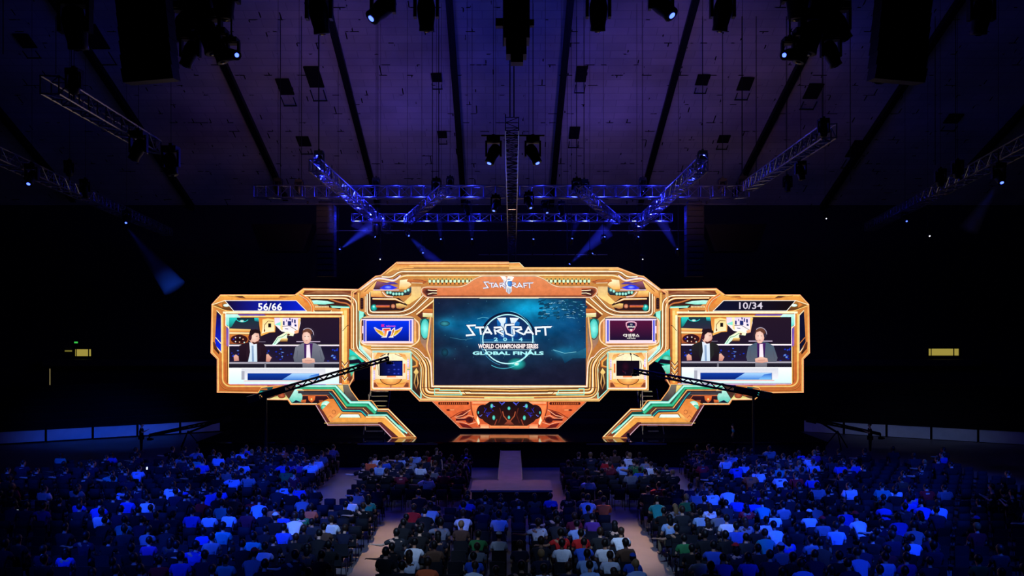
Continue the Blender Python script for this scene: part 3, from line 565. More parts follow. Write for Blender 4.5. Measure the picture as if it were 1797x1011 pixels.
    D.poly([(634, 559), (730, 559), (731, 603), (634, 603)], 'pk', 'g')
    # wide ribbed tube: under the team panel, down the side, along the foot
    mid = [(652, 611.5), (722, 611.5), (736, 622), (748.5, 640), (748.5, 688), (893.2, 690)]
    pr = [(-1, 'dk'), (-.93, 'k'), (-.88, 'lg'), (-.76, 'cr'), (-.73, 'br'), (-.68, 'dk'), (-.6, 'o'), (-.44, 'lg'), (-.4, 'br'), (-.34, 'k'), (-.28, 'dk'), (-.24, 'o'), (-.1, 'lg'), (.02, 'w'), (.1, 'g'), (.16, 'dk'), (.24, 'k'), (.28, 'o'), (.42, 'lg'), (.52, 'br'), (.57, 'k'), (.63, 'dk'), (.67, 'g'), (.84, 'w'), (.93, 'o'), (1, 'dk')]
    D.band(rnd(mid, 9, 5)[:-1]+[(893.2, 688.5)], [9]*1+[10]*6+[13]*6+[20]*6+[23]*6+[23.5], pr, rel=.1) if False else None
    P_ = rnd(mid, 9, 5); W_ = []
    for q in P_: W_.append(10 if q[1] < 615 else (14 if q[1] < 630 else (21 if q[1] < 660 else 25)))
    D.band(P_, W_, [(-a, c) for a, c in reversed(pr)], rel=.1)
    # teal oval
    D.poly(rnd([(737, 560), (757, 560), (757, 622), (750, 618), (738, 600)], 5, 3, True), (20, 120, 110), (190, 120, 90)); D.ell(746, 577, 7.6, 17, (150, 255, 240), (50, 190, 180)); D.arc(746, 577, 8.4, 18.5, 0, 2*PI, 1.2, 'dg', 26)
    D.band(rnd([(756, 556), (752.5, 590), (749, 610), (757, 632), (758.5, 672)], 8), 4, [(-1, 'dk'), (-.3, 'pk'), (.3, 'lg'), (1, 'rb')])
    D.band([(760.5, 524), (760.5, 677)], 2, [(-1, 'lg'), (1, 'br')])
    # column beside the booth
    D.poly([(719, 618), (737, 636), (737, 699), (722, 684), (722, 625)], (110, 76, 48), 'k'); D.band(rnd([(654, 617.5), (722, 617.5), (739, 636), (739, 699)], 5), 2.6, TEAL); D.band([(722.8, 626), (722.8, 684), (738, 699)], 2, TEAL)
    D.band([(716, 620), (732, 634), (732, 642), (724, 644)], [5, 6, 5, 3], [(-1, 'br'), (-.3, 'o'), (.4, 'g'), (1, 'dk')]); D.poly([(731, 646), (735, 653), (732.5, 657), (735.5, 672), (731, 684), (726.5, 672), (729, 657), (726, 653)], 'lg', 'rb'); D.poly([(730.8, 655), (732.5, 672), (730.8, 681), (728.8, 672)], 'k')
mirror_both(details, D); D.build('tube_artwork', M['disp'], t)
Ft = Art(.29)
def foot(m):
    # foot details
    Ft.line([(764, 681.5), (772, 681.5), (772, 684.5), (807, 684.5), (811, 692), (763.5, 692), (763.5, 681)], 1.3, 't'); Ft.line([(764, 690.5), (808, 690.5)], .8, 'dg'); Ft.line([(813, 685), (818.5, 691), (893.2, 691)], 1.1, 'br'); Ft.line([(814, 684.5), (824, 684.5), (827, 688), (893.2, 688)], .9, 'dk')
    Ft.band([(738, 700.5), (893.2, 700.5)], 4, [(-1, 'pk'), (0, 'lg'), (1, 'rb')]); Ft.line([(850, 697.3), (893.2, 697.3)], 1.6, (210, 240, 160))
    Ft.line([(762, 677.2), (893.2, 677.2)], 2, 'cr'); Ft.line([(740, 679.5), (893.2, 679.5)], .8, 'br')
mirror_both(foot, Ft); Ft.build('foot_inlays', M['disp'], t)
R = Art(.15)
def rim(m): R.band((hl if not m else halfo), 2.4, RIM if m else [(-a, c) for a, c in reversed(RIM)], False, .03)
mirror_both(rim, R); R.build('rim', M['disp'], t)
Bd = Art(.2)
def beads(m):
    Bd.poly([(752, 488.5), (836, 488.5), (826, 499.5), (752, 499.5)], (210, 170, 90), 'o')
    for k in range(11):
        x = 755+k*7.25
        Bd.poly([(x-1.5, 489.5), (x+1.5, 489.5), (x, 492)], 'k'); Bd.poly([(x+2.1, 494), (x+3.6, 491), (x+5.1, 494), (x+3.6, 497)], 'dk'); Bd.poly([(x-1.8, 499.5), (x+1.8, 499.5), (x, 496)], 'dk'); Bd.ell(x, 494, 2.7, 2.9, 'w', (170, 235, 170), 10)
mirror_both(beads, Bd); Bd.build('bead_row', M['disp'], t)

# header sign
t = thing('header_sign', 'orange header panel with the silver winged title emblem above the main screen', 'sign', (wx(MIR), YW-.2, wz(523))); bpy.context.view_layer.update()
hh = [(MIR, 485), (845.5, 485), (833, 490), (818, 501), (808, 504), (748, 504), (740.5, 507), (740.5, 514), (748, 522.5), (MIR, 522.5)]
fullh = hh[:-1]+[(MIR+(MIR-x)*1.009, y) for x, y in reversed(hh[1:-1])]
o = MB().prism([(wx(x), wz(y)) for x, y in fullh], YW-.34, YW-.22).build('backing', M['black'], t); o.matrix_parent_inverse = t.matrix_world.inverted()
H = Art(.35)
def hd(m):
    H.poly(hh, (232, 142, 92), (214, 116, 66)); H.band(rnd(hh, 5), 2.2, [(-1, 'br'), (-.2, 'cr'), (.5, 'pk'), (1, 'rb')]); H.poly(hh[-1:]+[(MIR, 519), (752, 519), (748, 522)], 'br', 'rb')
    H.poly([(744, 506), (768, 507.5), (768, 518), (750, 520), (743, 513)], 'rb', 'dk'); H.ell(751, 512.5, 5, 5, 'k', 'br'); H.line([(752, 509.5), (760, 510.5), (768, 510.5)], 1.3, 'cr'); H.line([(752, 517), (760, 514.6), (768, 515)], 1.3, 'cr'); H.line([(753, 512.6), (766, 512.8)], 1.8, 'k')
    H.line([(842, 523.4), (MIR, 523.4)], 1.6, 'cr')
mirror_both(hd, H); H.m = False
H.build('panel_face', M['disp'], t)
def logo(A, U, k, c1, c2, back):
    S = [[(410, 278), (285, 285), (385, 425), (255, 438)], [(400, 312), (540, 310)], [(475, 315), (492, 425)], [(525, 425), (592, 312), (660, 420)], [(560, 388), (640, 388)],
         [(690, 315), (800, 308), (820, 338), (740, 365), (838, 422)], [(700, 340), (722, 420)], [(1010, 268), (880, 272), (866, 330), (888, 408), (985, 443)],
         [(985, 305), (1110, 308), (1120, 340), (1045, 365), (1160, 422)], [(1000, 340), (1012, 420)], [(1165, 425), (1228, 312), (1308, 425)], [(1195, 388), (1280, 388)],
         [(1325, 315), (1450, 308)], [(1345, 315), (1352, 430)], [(1350, 368), (1420, 366)], [(1440, 306), (1585, 304)], [(1490, 312), (1500, 438)]]
    A.poly([U(*p) for p in ((740, 165), (880, 158), (872, 235), (850, 255), (850, 470), (800, 440), (800, 250))], c1, c2); A.poly([U(*p) for p in ((940, 160), (1085, 165), (1015, 250), (1015, 440), (965, 470), (960, 240))], c1, c2)
    for ww, cc in ((46, back), (28, c1)):
        for l in S: A.line([U(*p) for p in l], ww*k, cc)
    A.ell(*U(1592, 295), 8*k, 8*k, c1, n=8)
L_ = Art(.36); kk = 88/1355
logo(L_, lambda u, v: (847.7+(u-245)*kk, 500.5+(v-352)*kk*1.05), kk, (236, 236, 250), (180, 190, 220), (96, 70, 90))
L_.poly([(878, 486), (887, 486), (889, 492), (891, 486), (898, 486), (902, 487), (898, 495), (898, 512), (893.5, 517), (888, 512), (888, 495)], 'w', (190, 200, 220)); L_.ell(893, 498, 5.6, 8, (90, 160, 230), (30, 80, 170)); L_.line([(898, 492.5), (890.5, 493), (889, 498), (891, 504), (898, 505.5)], 2.4, 'w'); L_.line([(891, 508), (891, 514)], .8, 'db'); L_.line([(895, 508), (895, 514)], .8, 'db')
L_.build('lettering', M['disp'], t)

# main screen
t = thing('video_screen', 'big central screen showing a blue space scene with the championship title', 'screen', (wx(894.7), YW-.2, wz(675))); bpy.context.view_layer.update()
MB().box((0, 0, 151.5/SW/2), (265/SW, .16, 151.5/SW)).build('housing', M['black'], t)
def neb(u, v):
    g = lambda a, b, s1, s2: math.exp(-((u-a)/s1)**2-((v-b)/s2)**2)
    c = np.array([26, 26, 46.])
    c += np.array([-12, 46, 62])*g(.5, .28, .42, .32)+np.array([0, 110, 130])*g(.62, .1, .16, .13)+np.array([-8, 34, 62])*g(.45, .42, .22, .2)
    c += np.array([10, 70, 80])*g(.08, .28, .06, .06)+np.array([0, 40, 46])*g(.08, .62, .06, .06)+np.array([0, 60, 70])*g(.86, .62, .09, .07)+np.array([-6, 40, 56])*g(.2, .33, .22, .14)
    c += np.array([-8, 36, 60])*g(.9, .25, .2, .3)+np.array([0, 40, 56])*g(.97, .55, .07, .1)+np.array([0, 14, 20])*g(.5, .72, .3, .12)
    c += 7*math.sin(17*u+6*math.sin(9*v))*math.sin(13*v+4*math.sin(11*u))*g(.5, .3, .6, .35)
    return [max(4, q) for q in c]
N = Art(.31); N.grid(762.5, 524, 1027, 675.3, 88, 52, neb)
ur = random.Random(9)

for k in range(70):
    x = ur.uniform(944, 1024); y = ur.uniform(526, 558); N.poly([(x, y), (x+ur.uniform(3, 10), y-1.5), (x+ur.uniform(4, 9), y+3), (x-1, y+2.5)], ur.choice([(12, 66, 98), (16, 84, 116), (10, 56, 88)]), (14, 72, 104))
for k in range(70):
    x = ur.uniform(948, 1022); y = 529+ur.randint(0, 8)*3.5+(x-985)**2*.0016
    N.line([(x, y), (x+ur.uniform(1, 6), y+(1 if x > 985 else -1)*ur.uniform(.3, 1.5))], ur.uniform(.4, .9), ur.choice([(120, 200, 230), (70, 150, 190), (170, 220, 240)]))
for k in range(60): x, y = ur.uniform(765, 1025), ur.uniform(527, 630); N.ell(x, y, .5, .4, ur.choice([(60, 150, 180), (110, 190, 210)]), n=5)
N.poly([(968, 613), (990, 620), (1012, 617), (1027, 610), (1027, 628), (1004, 628), (990, 637), (984, 624)], (40, 120, 156), (12, 50, 84)); N.line([(970, 613.5), (990, 619.5), (1010, 617)], .9, (120, 200, 220))
N.ell(782, 568, 9, 4.6, (70, 170, 180), (16, 66, 92)); N.ell(782, 618, 6, 7, (24, 80, 100), (18, 40, 60)); N.line([(838, 560), (848, 557), (858, 558.5)], .9, (90, 180, 210)); N.line([(791, 592), (812, 596), (830, 594)], .6, (70, 140, 170))
def halo(u, v): r = math.hypot(u-.5, v-.5)*2; k = max(0, 1-r)**1.3; return [22+120*k*k, 60+170*k, 84+130*k]
N.build('picture', M['neb'], t)
Lg = Art(.42); C0 = (891.3, 595)
Lg.arc(*C0, 47, 45, 1.05*PI, 1.95*PI, 4.5, (10, 22, 50)); Lg.ell(*C0, 42, 42, (10, 60, 130), (16, 44, 86), 40, PI, 2*PI)
Lg.poly([(872, 562), (890, 558), (890, 590), (876, 596)], (20, 110, 190), (14, 60, 130)); Lg.poly([(896, 560), (912, 566), (908, 592), (896, 590)], (30, 120, 200), (14, 60, 130))
Lg.ell(906.3, 638, 17, 11, (40, 200, 190), (20, 40, 64), 24)
Lg.arc(*C0, 43.6, 42.6, 0, 2*PI, 1.9, (190, 248, 255), 56); Lg.arc(888, 596, 48, 50, -.45*PI, .02*PI, .9, (100, 190, 220)); Lg.arc(884, 600, 44, 46, .14*PI, .66*PI, .9, (80, 200, 220)); Lg.arc(893, 597, 49, 45, .6*PI, 1.12*PI, .8, (60, 150, 190)); Lg.arc(*C0, 45, 43.5, .12*PI, .45*PI, 1, (180, 250, 250))
Lg.ell(906.3, 638, 5, 3.4, 'w', (60, 220, 210)); Lg.rect(846, 599.8, 938, 600.7, (170, 220, 240)); Lg.rect(846, 612.8, 938, 613.7, (170, 220, 240))
Lg.rect(849, 601.6, 935, 612.2, (34, 30, 50))
Lg.build('ring_emblem', M['vid'], t)
Lt = Art(.48); k2 = 1/8.985
logo(Lt, lambda u, v: (790+u*k2, 540+v*k2), k2, (236, 244, 255), (150, 205, 240), (12, 40, 84))
for ch, xx in (('2', 867), ('0', 883), ('1', 898.5), ('4', 910)): Lt.text(ch, xx, xx+(7 if ch != '1' else 2.2), 592.2, 598.4, (150, 230, 245), .03)
Lt.text('WORLD CHAMPIONSHIP SERIES', 839.8, 944, 603.4, 611.2, (255, 238, 236), .035)
Lt.text('GLOBAL FINALS', 830, 953.5, 616.2, 622.4, (170, 245, 250), .04)
Lt.build('lettering', M['vid'], t)

# team panels
def team(mir):
    x0, x1 = (1069, 1143) if mir else (644.5, 719)
    t = thing('team_panel', ('dark maroon team display with a shield crest' if mir else 'bright blue team display with a red and gold winged crest'), 'display', (wx((x0+x1)/2), YW-.2, wz(602))); bpy.context.view_layer.update()
    MB().box((0, 0, 22/SW), ((x1-x0+16)/SW, .1, 44/SW)).build('housing', M['black'], t)
    A = Art(.26)
    A.rect(x0-7.5, 559.5, x1+7.5, 602.5, 'li', (250, 220, 225)); 
    A.rect(x0-5, 562, x0-1.5, 599, (90, 96, 210)) ; A.rect(x1+1.5, 562, x1+4.5, 599, (80, 90, 220))
    xo = x1+6.3 if mir else x0-7; A.rect(xo-.6, 562, xo+1.6, 572, 'dk'); A.rect(xo-.6, 585, xo+1.6, 597, 'dk')
    if mir: A.rect(x0, 562.5, x1, 597, (84, 20, 54), (24, 16, 44))
    else: A.rect(x0, 563, x1, 598.5, (6, 50, 240), (4, 20, 130))
    A.build('screen_face', M['vid'], t)
    E = Art(.3)
    if mir:
        cx = 1106.2
        sh = lambda k, dy=0: [(cx+x*k, 573.5+y*k+dy) for x, y in ((-9.5, -7), (-6, -9), (0, -9.6), (6, -9), (9.5, -7), (9.4, -2), (6, 5), (2, 8.5), (0, 9.6), (-2, 8.5), (-6, 5), (-9.4, -2))]
        E.poly(sh(1), (250, 200, 220), (200, 60, 110)); E.poly(sh(.82), (70, 14, 44), (130, 20, 70)); E.ell(cx, 571.5, 6.5, 5.6, (30, 34, 80), (20, 24, 60), 18); E.text('CJ', cx-1.8, cx+1.8, 568.5, 570.8, 'w', .02); E.text('ENTUS', cx-6.3, cx+6.3, 572, 575, 'w', .03)
        E.poly([(cx-3, 578), (cx+3, 578), (cx, 581.5)], 'w')
        E.text('CJ', 1092, 1099, 586, 591.5, 'w', .05)
        try: E.text('엔투스', 1100.5, 1120.5, 585.6, 591.8, 'w', .02)
        except Exception: pass
        E.text('프로게임단', 1099, 1114, 592.6, 594.6, 'w', .02)
    else:
        u = lambda a, b: (630+a/15.55, 545+b/15.55)
        for s in (1, -1):
            f = lambda l: [u(820+s*(a-820), b) for a, b in l]
            E.poly(f([(425, 460), (470, 455), (560, 510), (640, 540), (690, 560), (720, 600), (720, 700), (640, 700), (560, 640), (480, 560)]), (200, 200, 255)); E.poly(f([(450, 480), (560, 530), (650, 560), (700, 620), (700, 690), (640, 680), (560, 620), (490, 560)]), (240, 150, 60), (250, 230, 50))
            E.line(f([(520, 530), (600, 600), (680, 670)]), .6, (150, 70, 20)); E.line(f([(560, 560), (640, 590), (700, 640)]), .5, (150, 70, 20))
        E.poly([u(*p) for p in ((660, 480), (880, 475), (890, 560), (830, 560), (780, 735), (625, 735), (700, 690), (720, 560), (660, 560))], 'w'); E.poly([u(*p) for p in ((690, 500), (865, 495), (860, 545), (790, 550), (760, 700), (690, 715), (730, 550), (680, 550))], (240, 20, 20), (250, 190, 110))
        E.poly([u(*p) for p in ((900, 540), (1000, 455), (1010, 540), (950, 690), (965, 735), (820, 735), (880, 690), (910, 590))], 'w'); E.poly([u(*p) for p in ((930, 550), (985, 490), (985, 560), (930, 700), (880, 710), (925, 600))], (150, 30, 20), (250, 180, 100))
        E.text('SK', *[u(630, 0)[0], u(730, 0)[0]], u(0, 375)[1], u(0, 445)[1], (240, 30, 130), .05); E.text('telecom', u(760, 0)[0], u(1015, 0)[0], u(0, 400)[1], u(0, 445)[1], (230, 90, 200), .03)
    E.build('crest', M['vid'], t)
team(False); team(True)

# player booths with dark windows
def booth(mir):
    X = lambda x: MIR+(MIR-x)*1.009 if mir else x
    t = thing('player_booth', 'gold square booth front with %s, %s of the main screen' % ('a dark window glowing red' if mir else 'a window lit blue', 'right' if mir else 'left'), 'booth', (wx(X(687)), YW-.2, wz(684))); bpy.context.view_layer.update()
    o = backing([(653, 619), (721, 619), (721, 683), (653, 683)], mir, .4, .2, t); o.matrix_parent_inverse = t.matrix_world.inverted()
    A = Art(.21, mir)
    A.rect(653, 618.5, 721.5, 683.5, (255, 214, 150), (232, 140, 70)); A.line([(655, 616.5), (722, 616.5)], 2.6, 'lt'); A.line([(656, 616.2), (722, 616.2)], .7, 'dk')
    A.band(rnd([(655, 619), (655, 682), (722, 682)], 3), 4.2, [(-1, 'pk'), (-.3, 'w'), (.4, 'lg'), (1, 'rb')]); A.band([(722, 620), (722, 682)], 2.4, TEAL)
    A.poly([(664, 621), (708, 621), (716, 629), (718, 648), (716, 668), (706, 672), (664, 672), (658, 666), (657, 630)], 'cr', 'g'); A.poly([(656, 671), (660, 671), (665, 678.5), (656, 679)], 'rb', 'br'); A.poly([(718, 671), (714, 671), (709, 678.5), (718, 679)], 'rb', 'br')
    A.poly([(662, 671), (682, 673), (685, 678), (666, 678)], 'o', 'g'); A.poly([(712, 671), (692, 673), (689, 678), (708, 678)], 'o', 'g'); A.ell(687, 664, 18.5, 11, 'lg', 'o', 24, 0, PI); A.arc(687, 664, 18.5, 11, .05, PI-.05, 1.1, 'dk'); A.line([(687, 675), (687, 680)], 1.1, 'dk')
    A.rect(660, 626, 713, 664.5, 'cr', (255, 224, 190)); A.line([(681, 622), (684, 620)], 2, 'k'); A.line([(681, 633), (681, 628), (683, 621)], 1.1, 'dk'); A.line([(694, 621), (706, 626)], 1, 'rb'); A.line([(668, 626), (678, 621)], 1.6, 'dk')
    A.poly([(664, 618), (676, 620), (668, 626), (660, 634), (657, 630)], 'o', 'lg'); A.poly([(700, 620), (712, 622), (717, 632), (712, 632)], 'o', 'lg')
    A.rect(709, 638, 712, 654, 'or_', 'o'); A.rect(680, 659, 696, 662, 'or_', 'pk'); A.rect(656.5, 640, 661, 648, 'or_', 'g'); A.line([(715.5, 648), (721, 648)], 1, 'gr')
    for x in (658, 717):
        for (a, c) in ((630, 644), (650, 666)): A.rect(x-1.4, a, x+1.6, c, 'li'); 
        for k in range(12): A.rect(x-.4, 630.5+k*3, x+.5, 631.7+k*3, 'vi')
    A.line([(666, 633), (664, 640), (666, 652), (666, 658)], .9, 'dk')
    A.build('artwork', M['disp'], t)
    f = MB().box((0, 0, 0), (40/SW, .1, 26.5/SW)).build('window_frame', M['black'], t); f.location = (wx(X(687.5))-t.location.x, -.06, wz(646)-t.location.z)
    W = Art(.36, mir)
    if mir: W.rect(669, 634, 707, 658, (16, 8, 16), (20, 10, 18)); W.ell(694, 649, 4, 5, (110, 20, 44), (20, 8, 18)); W.ell(692, 643, 7, 9, (44, 12, 26), (18, 8, 16)); W.ell(692.5, 654, 1.5, 3, (60, 40, 60), (20, 10, 18))
    else:
        W.rect(669, 634, 707, 658, (10, 10, 26), (8, 24, 120), True)
        for (x, y) in ((693, 640), (684, 648), (694, 648), (701, 648), (694, 655), (701, 655), (684, 652)): W.ell(x, y, 2.6, 1.7, (60, 80, 220) if x > 690 else (50, 60, 110), (10, 24, 110), 8)
    bpy.context.view_layer.update(); W.build('window_glass', M['vid'], f)
booth(False); booth(True)

# orange apron under the portal, standing a little further back on the deck
YA = 47.1
t = thing('scenic_apron', 'glowing orange wedge-shaped panel under the main screen, mirrored in the stage', 'stage set', ((MIR-CX)*YA/FPX, YA+.1, CAMZ-(752-HOR)*YA/FPX)); bpy.context.view_layer.update()
wp = [(758, 702), (807.7, 752), (978, 752), (1028, 703.5)]
o = MB().prism([((x-CX)*YA/FPX, CAMZ-(y-HOR)*YA/FPX) for x, y in wp], YA+.02, YA+.3).build('backing', M['black'], t); o.matrix_parent_inverse = t.matrix_world.inverted()
A = Art(-.01, Y=YA)
def ap(m):
    A.poly([(756, 702), (893.2, 702), (893.2, 752), (807.7, 752)], (236, 112, 60), (206, 84, 46)); A.band([(759, 704.5), (808, 751.2), (893.2, 751.2)], 1.8, [(-1, 'rb'), (1, 'pk')])
    A.poly(rnd([(769, 705.7), (823, 705.7), (823, 710.5), (769, 710.5)], 2, 3, True), (70, 22, 16)); 
    for k in range(14): A.rect(773+k*3.4, 706.6, 774.2+k*3.4, 709.6, 'or_')
    A.line([(826, 704), (827, 718), (832, 736), (845, 751)], 1.4, (96, 30, 20)); A.line([(790, 734), (806, 724), (826, 718)], 1.2, (110, 36, 24)); A.ell(787, 719.5, 4, 1.9, (60, 16, 12), (150, 50, 30), 12); A.line([(789, 719.5), (797, 719.5)], 1, (255, 180, 120))
    A.poly([(799, 731), (812, 723), (824, 720), (820, 728), (806, 734)], (120, 34, 28), (70, 18, 14)); A.line([(798, 732), (812, 729), (826, 719)], 1.3, (255, 170, 130)); A.ell(824, 737, 7, 5.6, (30, 12, 16), (90, 26, 22)); A.line([(800, 736.5), (824, 736)], 3.4, (70, 18, 20)); A.line([(800, 733.6), (814, 734), (822, 729), (834, 732)], 1, 'pk'); A.line([(800, 740), (812, 741), (822, 745), (836, 741)], 1, 'pk'); A.poly([(805, 742), (820, 745), (830, 752), (812, 750)], (120, 30, 26), (90, 24, 20))
    A.line([(829, 707), (858, 707)], 2.6, (255, 170, 120)); A.poly([(828, 711), (858, 711), (850, 720), (842, 726), (842, 740), (838, 748), (833, 736)], (250, 140, 80), (236, 112, 60)); A.poly([(838, 730), (842, 742), (840, 746), (836, 738)], 'cr'); A.rect(843, 744, 858, 751, (240, 120, 70), (255, 190, 140))
    A.ell(848, 723, 12, 13, (20, 14, 40), (40, 14, 18), 20); A.poly([(846, 714), (860, 704.5), (893.2, 704.5), (893.2, 747), (862, 747), (850, 740), (842, 730)], (18, 10, 16), (52, 22, 18))
    for x, y, rx, ry in ((863, 712.5, 2.5, 4), (866.5, 733, 2.6, 4.2), (893.2, 716.5, 2.6, 3.2), (893.2, 732.5, 2.2, 3.2), (839.5, 724, 1.2, 2.6)): A.ell(x, y, rx, ry, (120, 240, 220), (30, 150, 140), 14)
    q = random.Random(3)
    for k in range(13):
        x, y = q.uniform(846, 866), q.uniform(712, 732); A.line([(x, y), (x+q.uniform(-4, 4), y+q.uniform(-3, 3)), (x+q.uniform(-5, 5), y+q.uniform(-4, 4))], .8, q.choice([(60, 70, 220), (120, 130, 255), (30, 40, 160)]))
    A.line([(876, 705), (880, 709), (885, 706)], 1, (70, 80, 220)); A.line([(886, 706), (880, 711)], .8, (90, 100, 230))
    A.line([(882, 722), (884, 730), (893.2, 741)], 1.8, (170, 80, 50)); A.line([(875, 742), (880, 728), (877, 716)], 1.4, (90, 36, 26)); A.line([(868, 746), (872, 736)], 1.4, (150, 60, 40)); A.poly([(884, 745), (893.2, 736), (893.2, 746)], (180, 80, 50), (90, 40, 30))
    A.rect(859, 747, 893.2, 751.5, (255, 160, 100), (226, 110, 60))
mirror_both(ap, A); A.build('artwork', M['disp'], t)

# stepped diagonal legs
def leg(mir):
    X = lambda x: MIR+(MIR-x)*1.005 if mir else x
    t = thing('zigzag_scenery', 'glowing gold and teal zigzag leg stepping down to the %s side of the stage' % ('right' if mir else 'left'), 'stage set', (wx(X(708)), YW-.02, wz(767.5))); bpy.context.view_layer.update()
    out = [(453, 690), (459, 680), (500, 675), (612, 674), (616, 684), (630, 703), (653, 703), (664, 717.5), (682, 717.5), (730, 766.8), (688, 767.2), (666, 745.5), (576, 746), (554, 709.5), (511, 709.5), (506, 701.5), (467, 701)]
    ob = backing(out, mir, .14, .06, t); ob.matrix_parent_inverse = t.matrix_world.inverted()
    A = Art(.07, mir)
    A.poly(out, (60, 40, 36), (110, 60, 34)); A.poly([(598, 676), (612, 675), (618, 690), (630, 703), (616, 703), (606, 690)], (120, 110, 100), (60, 50, 50)); A.poly([(592, 676), (602, 676), (604, 690), (614, 702)], 'lg', (120, 110, 80))
    # claw at the outer end
    A.poly([(455, 690), (462, 681), (480, 678), (478, 690), (466, 699)], (20, 70, 76), 'k'); A.ell(459, 690, 4.5, 4.5, 'te', (14, 90, 84), 12); A.poly([(480, 679), (500, 676), (494, 684), (484, 696), (474, 694)], 'o', 'rb'); A.poly([(478, 698), (500, 690), (508, 701), (470, 701)], (90, 180, 130), 'lg')
    A.ell(495, 694, 7, 5, (200, 100, 60), (110, 40, 30)); A.poly([(508, 700), (520, 680), (534, 684), (532, 706), (514, 707)], 'lt', (60, 190, 170)); A.poly([(513, 707), (520, 702), (530, 706)], 'nv')
    # emblem strip
    A.poly([(532, 692), (576, 692), (582, 708), (530, 707)], (60, 24, 30), 'k'); A.poly([(529, 690), (574, 687), (582, 695), (532, 695)], (110, 100, 96), (50, 34, 36)); A.line([(531, 694), (574, 694), (580, 702)], 1, 'or_')
    A.poly([(541, 695), (554, 695), (553, 702), (547.5, 707), (542, 702)], 'or_', (160, 60, 30)); A.ell(547.4, 700.5, 3.4, 3.8, (120, 40, 24), 'or_', 10); A.ell(547.4, 700.5, 1.5, 1.8, 'lg'); A.poly([(529, 702), (538, 701), (537, 707), (529, 706)], 'or_', 'rb'); A.poly([(560, 702), (568, 702), (567, 706), (561, 706)], 'rb')
    A.band([(467, 700.5), (507, 700.8), (512, 708.6), (556, 708.6), (560, 712)], 2.2, [(-1, 'cr'), (1, 'o')])
    # orange field, plates
    A.poly([(556, 709), (576, 745), (666, 745), (688, 767), (712, 766.6), (675, 732), (646, 732), (634, 724), (602, 723), (588, 700), (576, 700)], 'o', 'g'); A.poly([(554, 710), (576, 745.5), (666, 745), (688, 767), (700, 767), (670, 740.5), (580, 740.5), (561, 710)], (104, 46, 36), (86, 36, 34)); A.band([(555, 711), (576, 745.8), (666, 745.2), (687, 767)], 1.5, [(-1, 'li'), (1, 'rb')])
    A.ell(573, 711, 8.5, 7.5, 'w', 't'); A.ell(569, 714.5, 5.4, 4.5, 't', 'gr'); A.poly([(566, 719), (584, 701), (598, 721), (582, 738)], 'o', (240, 150, 80)); A.arc(586.5, 723, 3.2, 3.6, 0, 6.2, .7, 'rb', 12); A.line([(576, 733), (580, 729), (584, 733)], .7, 'rb'); A.poly([(580, 738), (598, 724), (596, 730), (584, 741)], 'lg', 'o')
    A.poly([(595.5, 732.5), (600, 727), (630, 727), (633.5, 732.5)], 'w', 'lt'); A.line([(595, 733), (600, 726.4), (630, 726.4), (634, 733)], .9, 'dk'); A.line([(570, 742.2), (664, 742)], .8, 'lg')
    # dark and teal bands
    A.band(rnd([(578, 688), (586, 696), (602, 721), (634, 721), (643, 730)], 3), 4, [(-1, 'dg'), (-.3, 'te'), (.2, (30, 60, 90)), (1, 'nv')]); A.band([(524, 688), (582, 688.5), (606, 718.5), (636, 718.5), (645, 727)], 4.5, [(-1, 'k'), (0, (70, 60, 66)), (1, 'nv')])
    A.band([(522, 684.5), (584, 684.5), (609, 717), (638, 717), (647, 726)], 1.8, [(-1, 'lg'), (1, 'or_')]); A.band([(524, 681), (588, 681), (610, 710.5), (644, 711), (660, 724.5)], [3, 5, 6.5, 6, 8], GRN); A.line([(592, 684), (612, 713), (644, 713.5)], 1, 'o')
    A.band([(520, 677.5), (590, 677.5), (616, 706), (648, 706), (661, 720)], [4, 4.4, 5, 5, 7], TEAL); A.band([(664, 718.5), (682, 718.5), (729, 766)], 2.2, [(-1, 'lg'), (0, 'cr'), (1, 'rb')]); A.band([(663, 721), (680, 721.5), (724, 766)], 2.6, [(-1, 'rb'), (0, 'o'), (1, 'dk')])
    A.band([(646, 728.3), (679, 728.3), (703, 751.5), (715, 760)], [3, 3.2, 4.4, 3], TEAL); A.poly([(661, 722), (679, 723), (700, 744), (706, 750), (700, 750), (680, 727), (660, 727)], 'dg', 'k'); A.poly([(700, 745), (712, 752), (722, 762), (716, 766), (706, 760)], 'te', 'nv'); A.poly([(708, 756), (716, 757), (720, 766), (712, 766)], 'k', 'rb')
    A.band([(643, 731.5), (676, 731.5), (712, 766)], 2.6, [(-1, 'lg'), (0, 'cr'), (1, 'g')]); A.line([(643, 734), (675, 734)], .9, 'o')
    A.build('artwork', M['disp'], t)
    R = Art(.08, mir); R.band(out, 1.6, [(-1, 'or_'), (1, 'lg')], True, .02); R.build('rim', M['disp'], t)
leg(False); leg(True)

# ------------------------------------------------------------------ stage
SZ = wz(768.2)   # deck height
t = thing('stage', 'wide low stage with a gloss black deck under the glowing set', 'stage', (0, 43.9, 0))
MB().box((0, 2.9, SZ-.04), (34, 7.8, .08)).build('deck', M['deck'], t)
MB().box((0, 2.9, SZ/2-.06), (33.8, 7.6, SZ-.1)).build('skirt', M['drape'], t)
for x0, x1 in ((-8.3, -6.3), (-5.9, -4), (4.0, 5.9), (6.3, 8.3)): MB().box(((x0+x1)/2, -1.03, SZ-.1), (x1-x0, .03, .06)).build('edge_strip', M['edge'], t)
t = thing('catwalk', 'T-shaped runway reaching from the stage into the audience', 'catwalk', (0, 36, 0))
MB().box((-.08, 2.2, 1.0), (1.04, 8.0, .08)).box((-.02, -2.85, 1.0), (3.3, 2.1, .08)).build('deck', mat('scuffed_deck', (120, 104, 100), .55, 0, .4, 2), t)
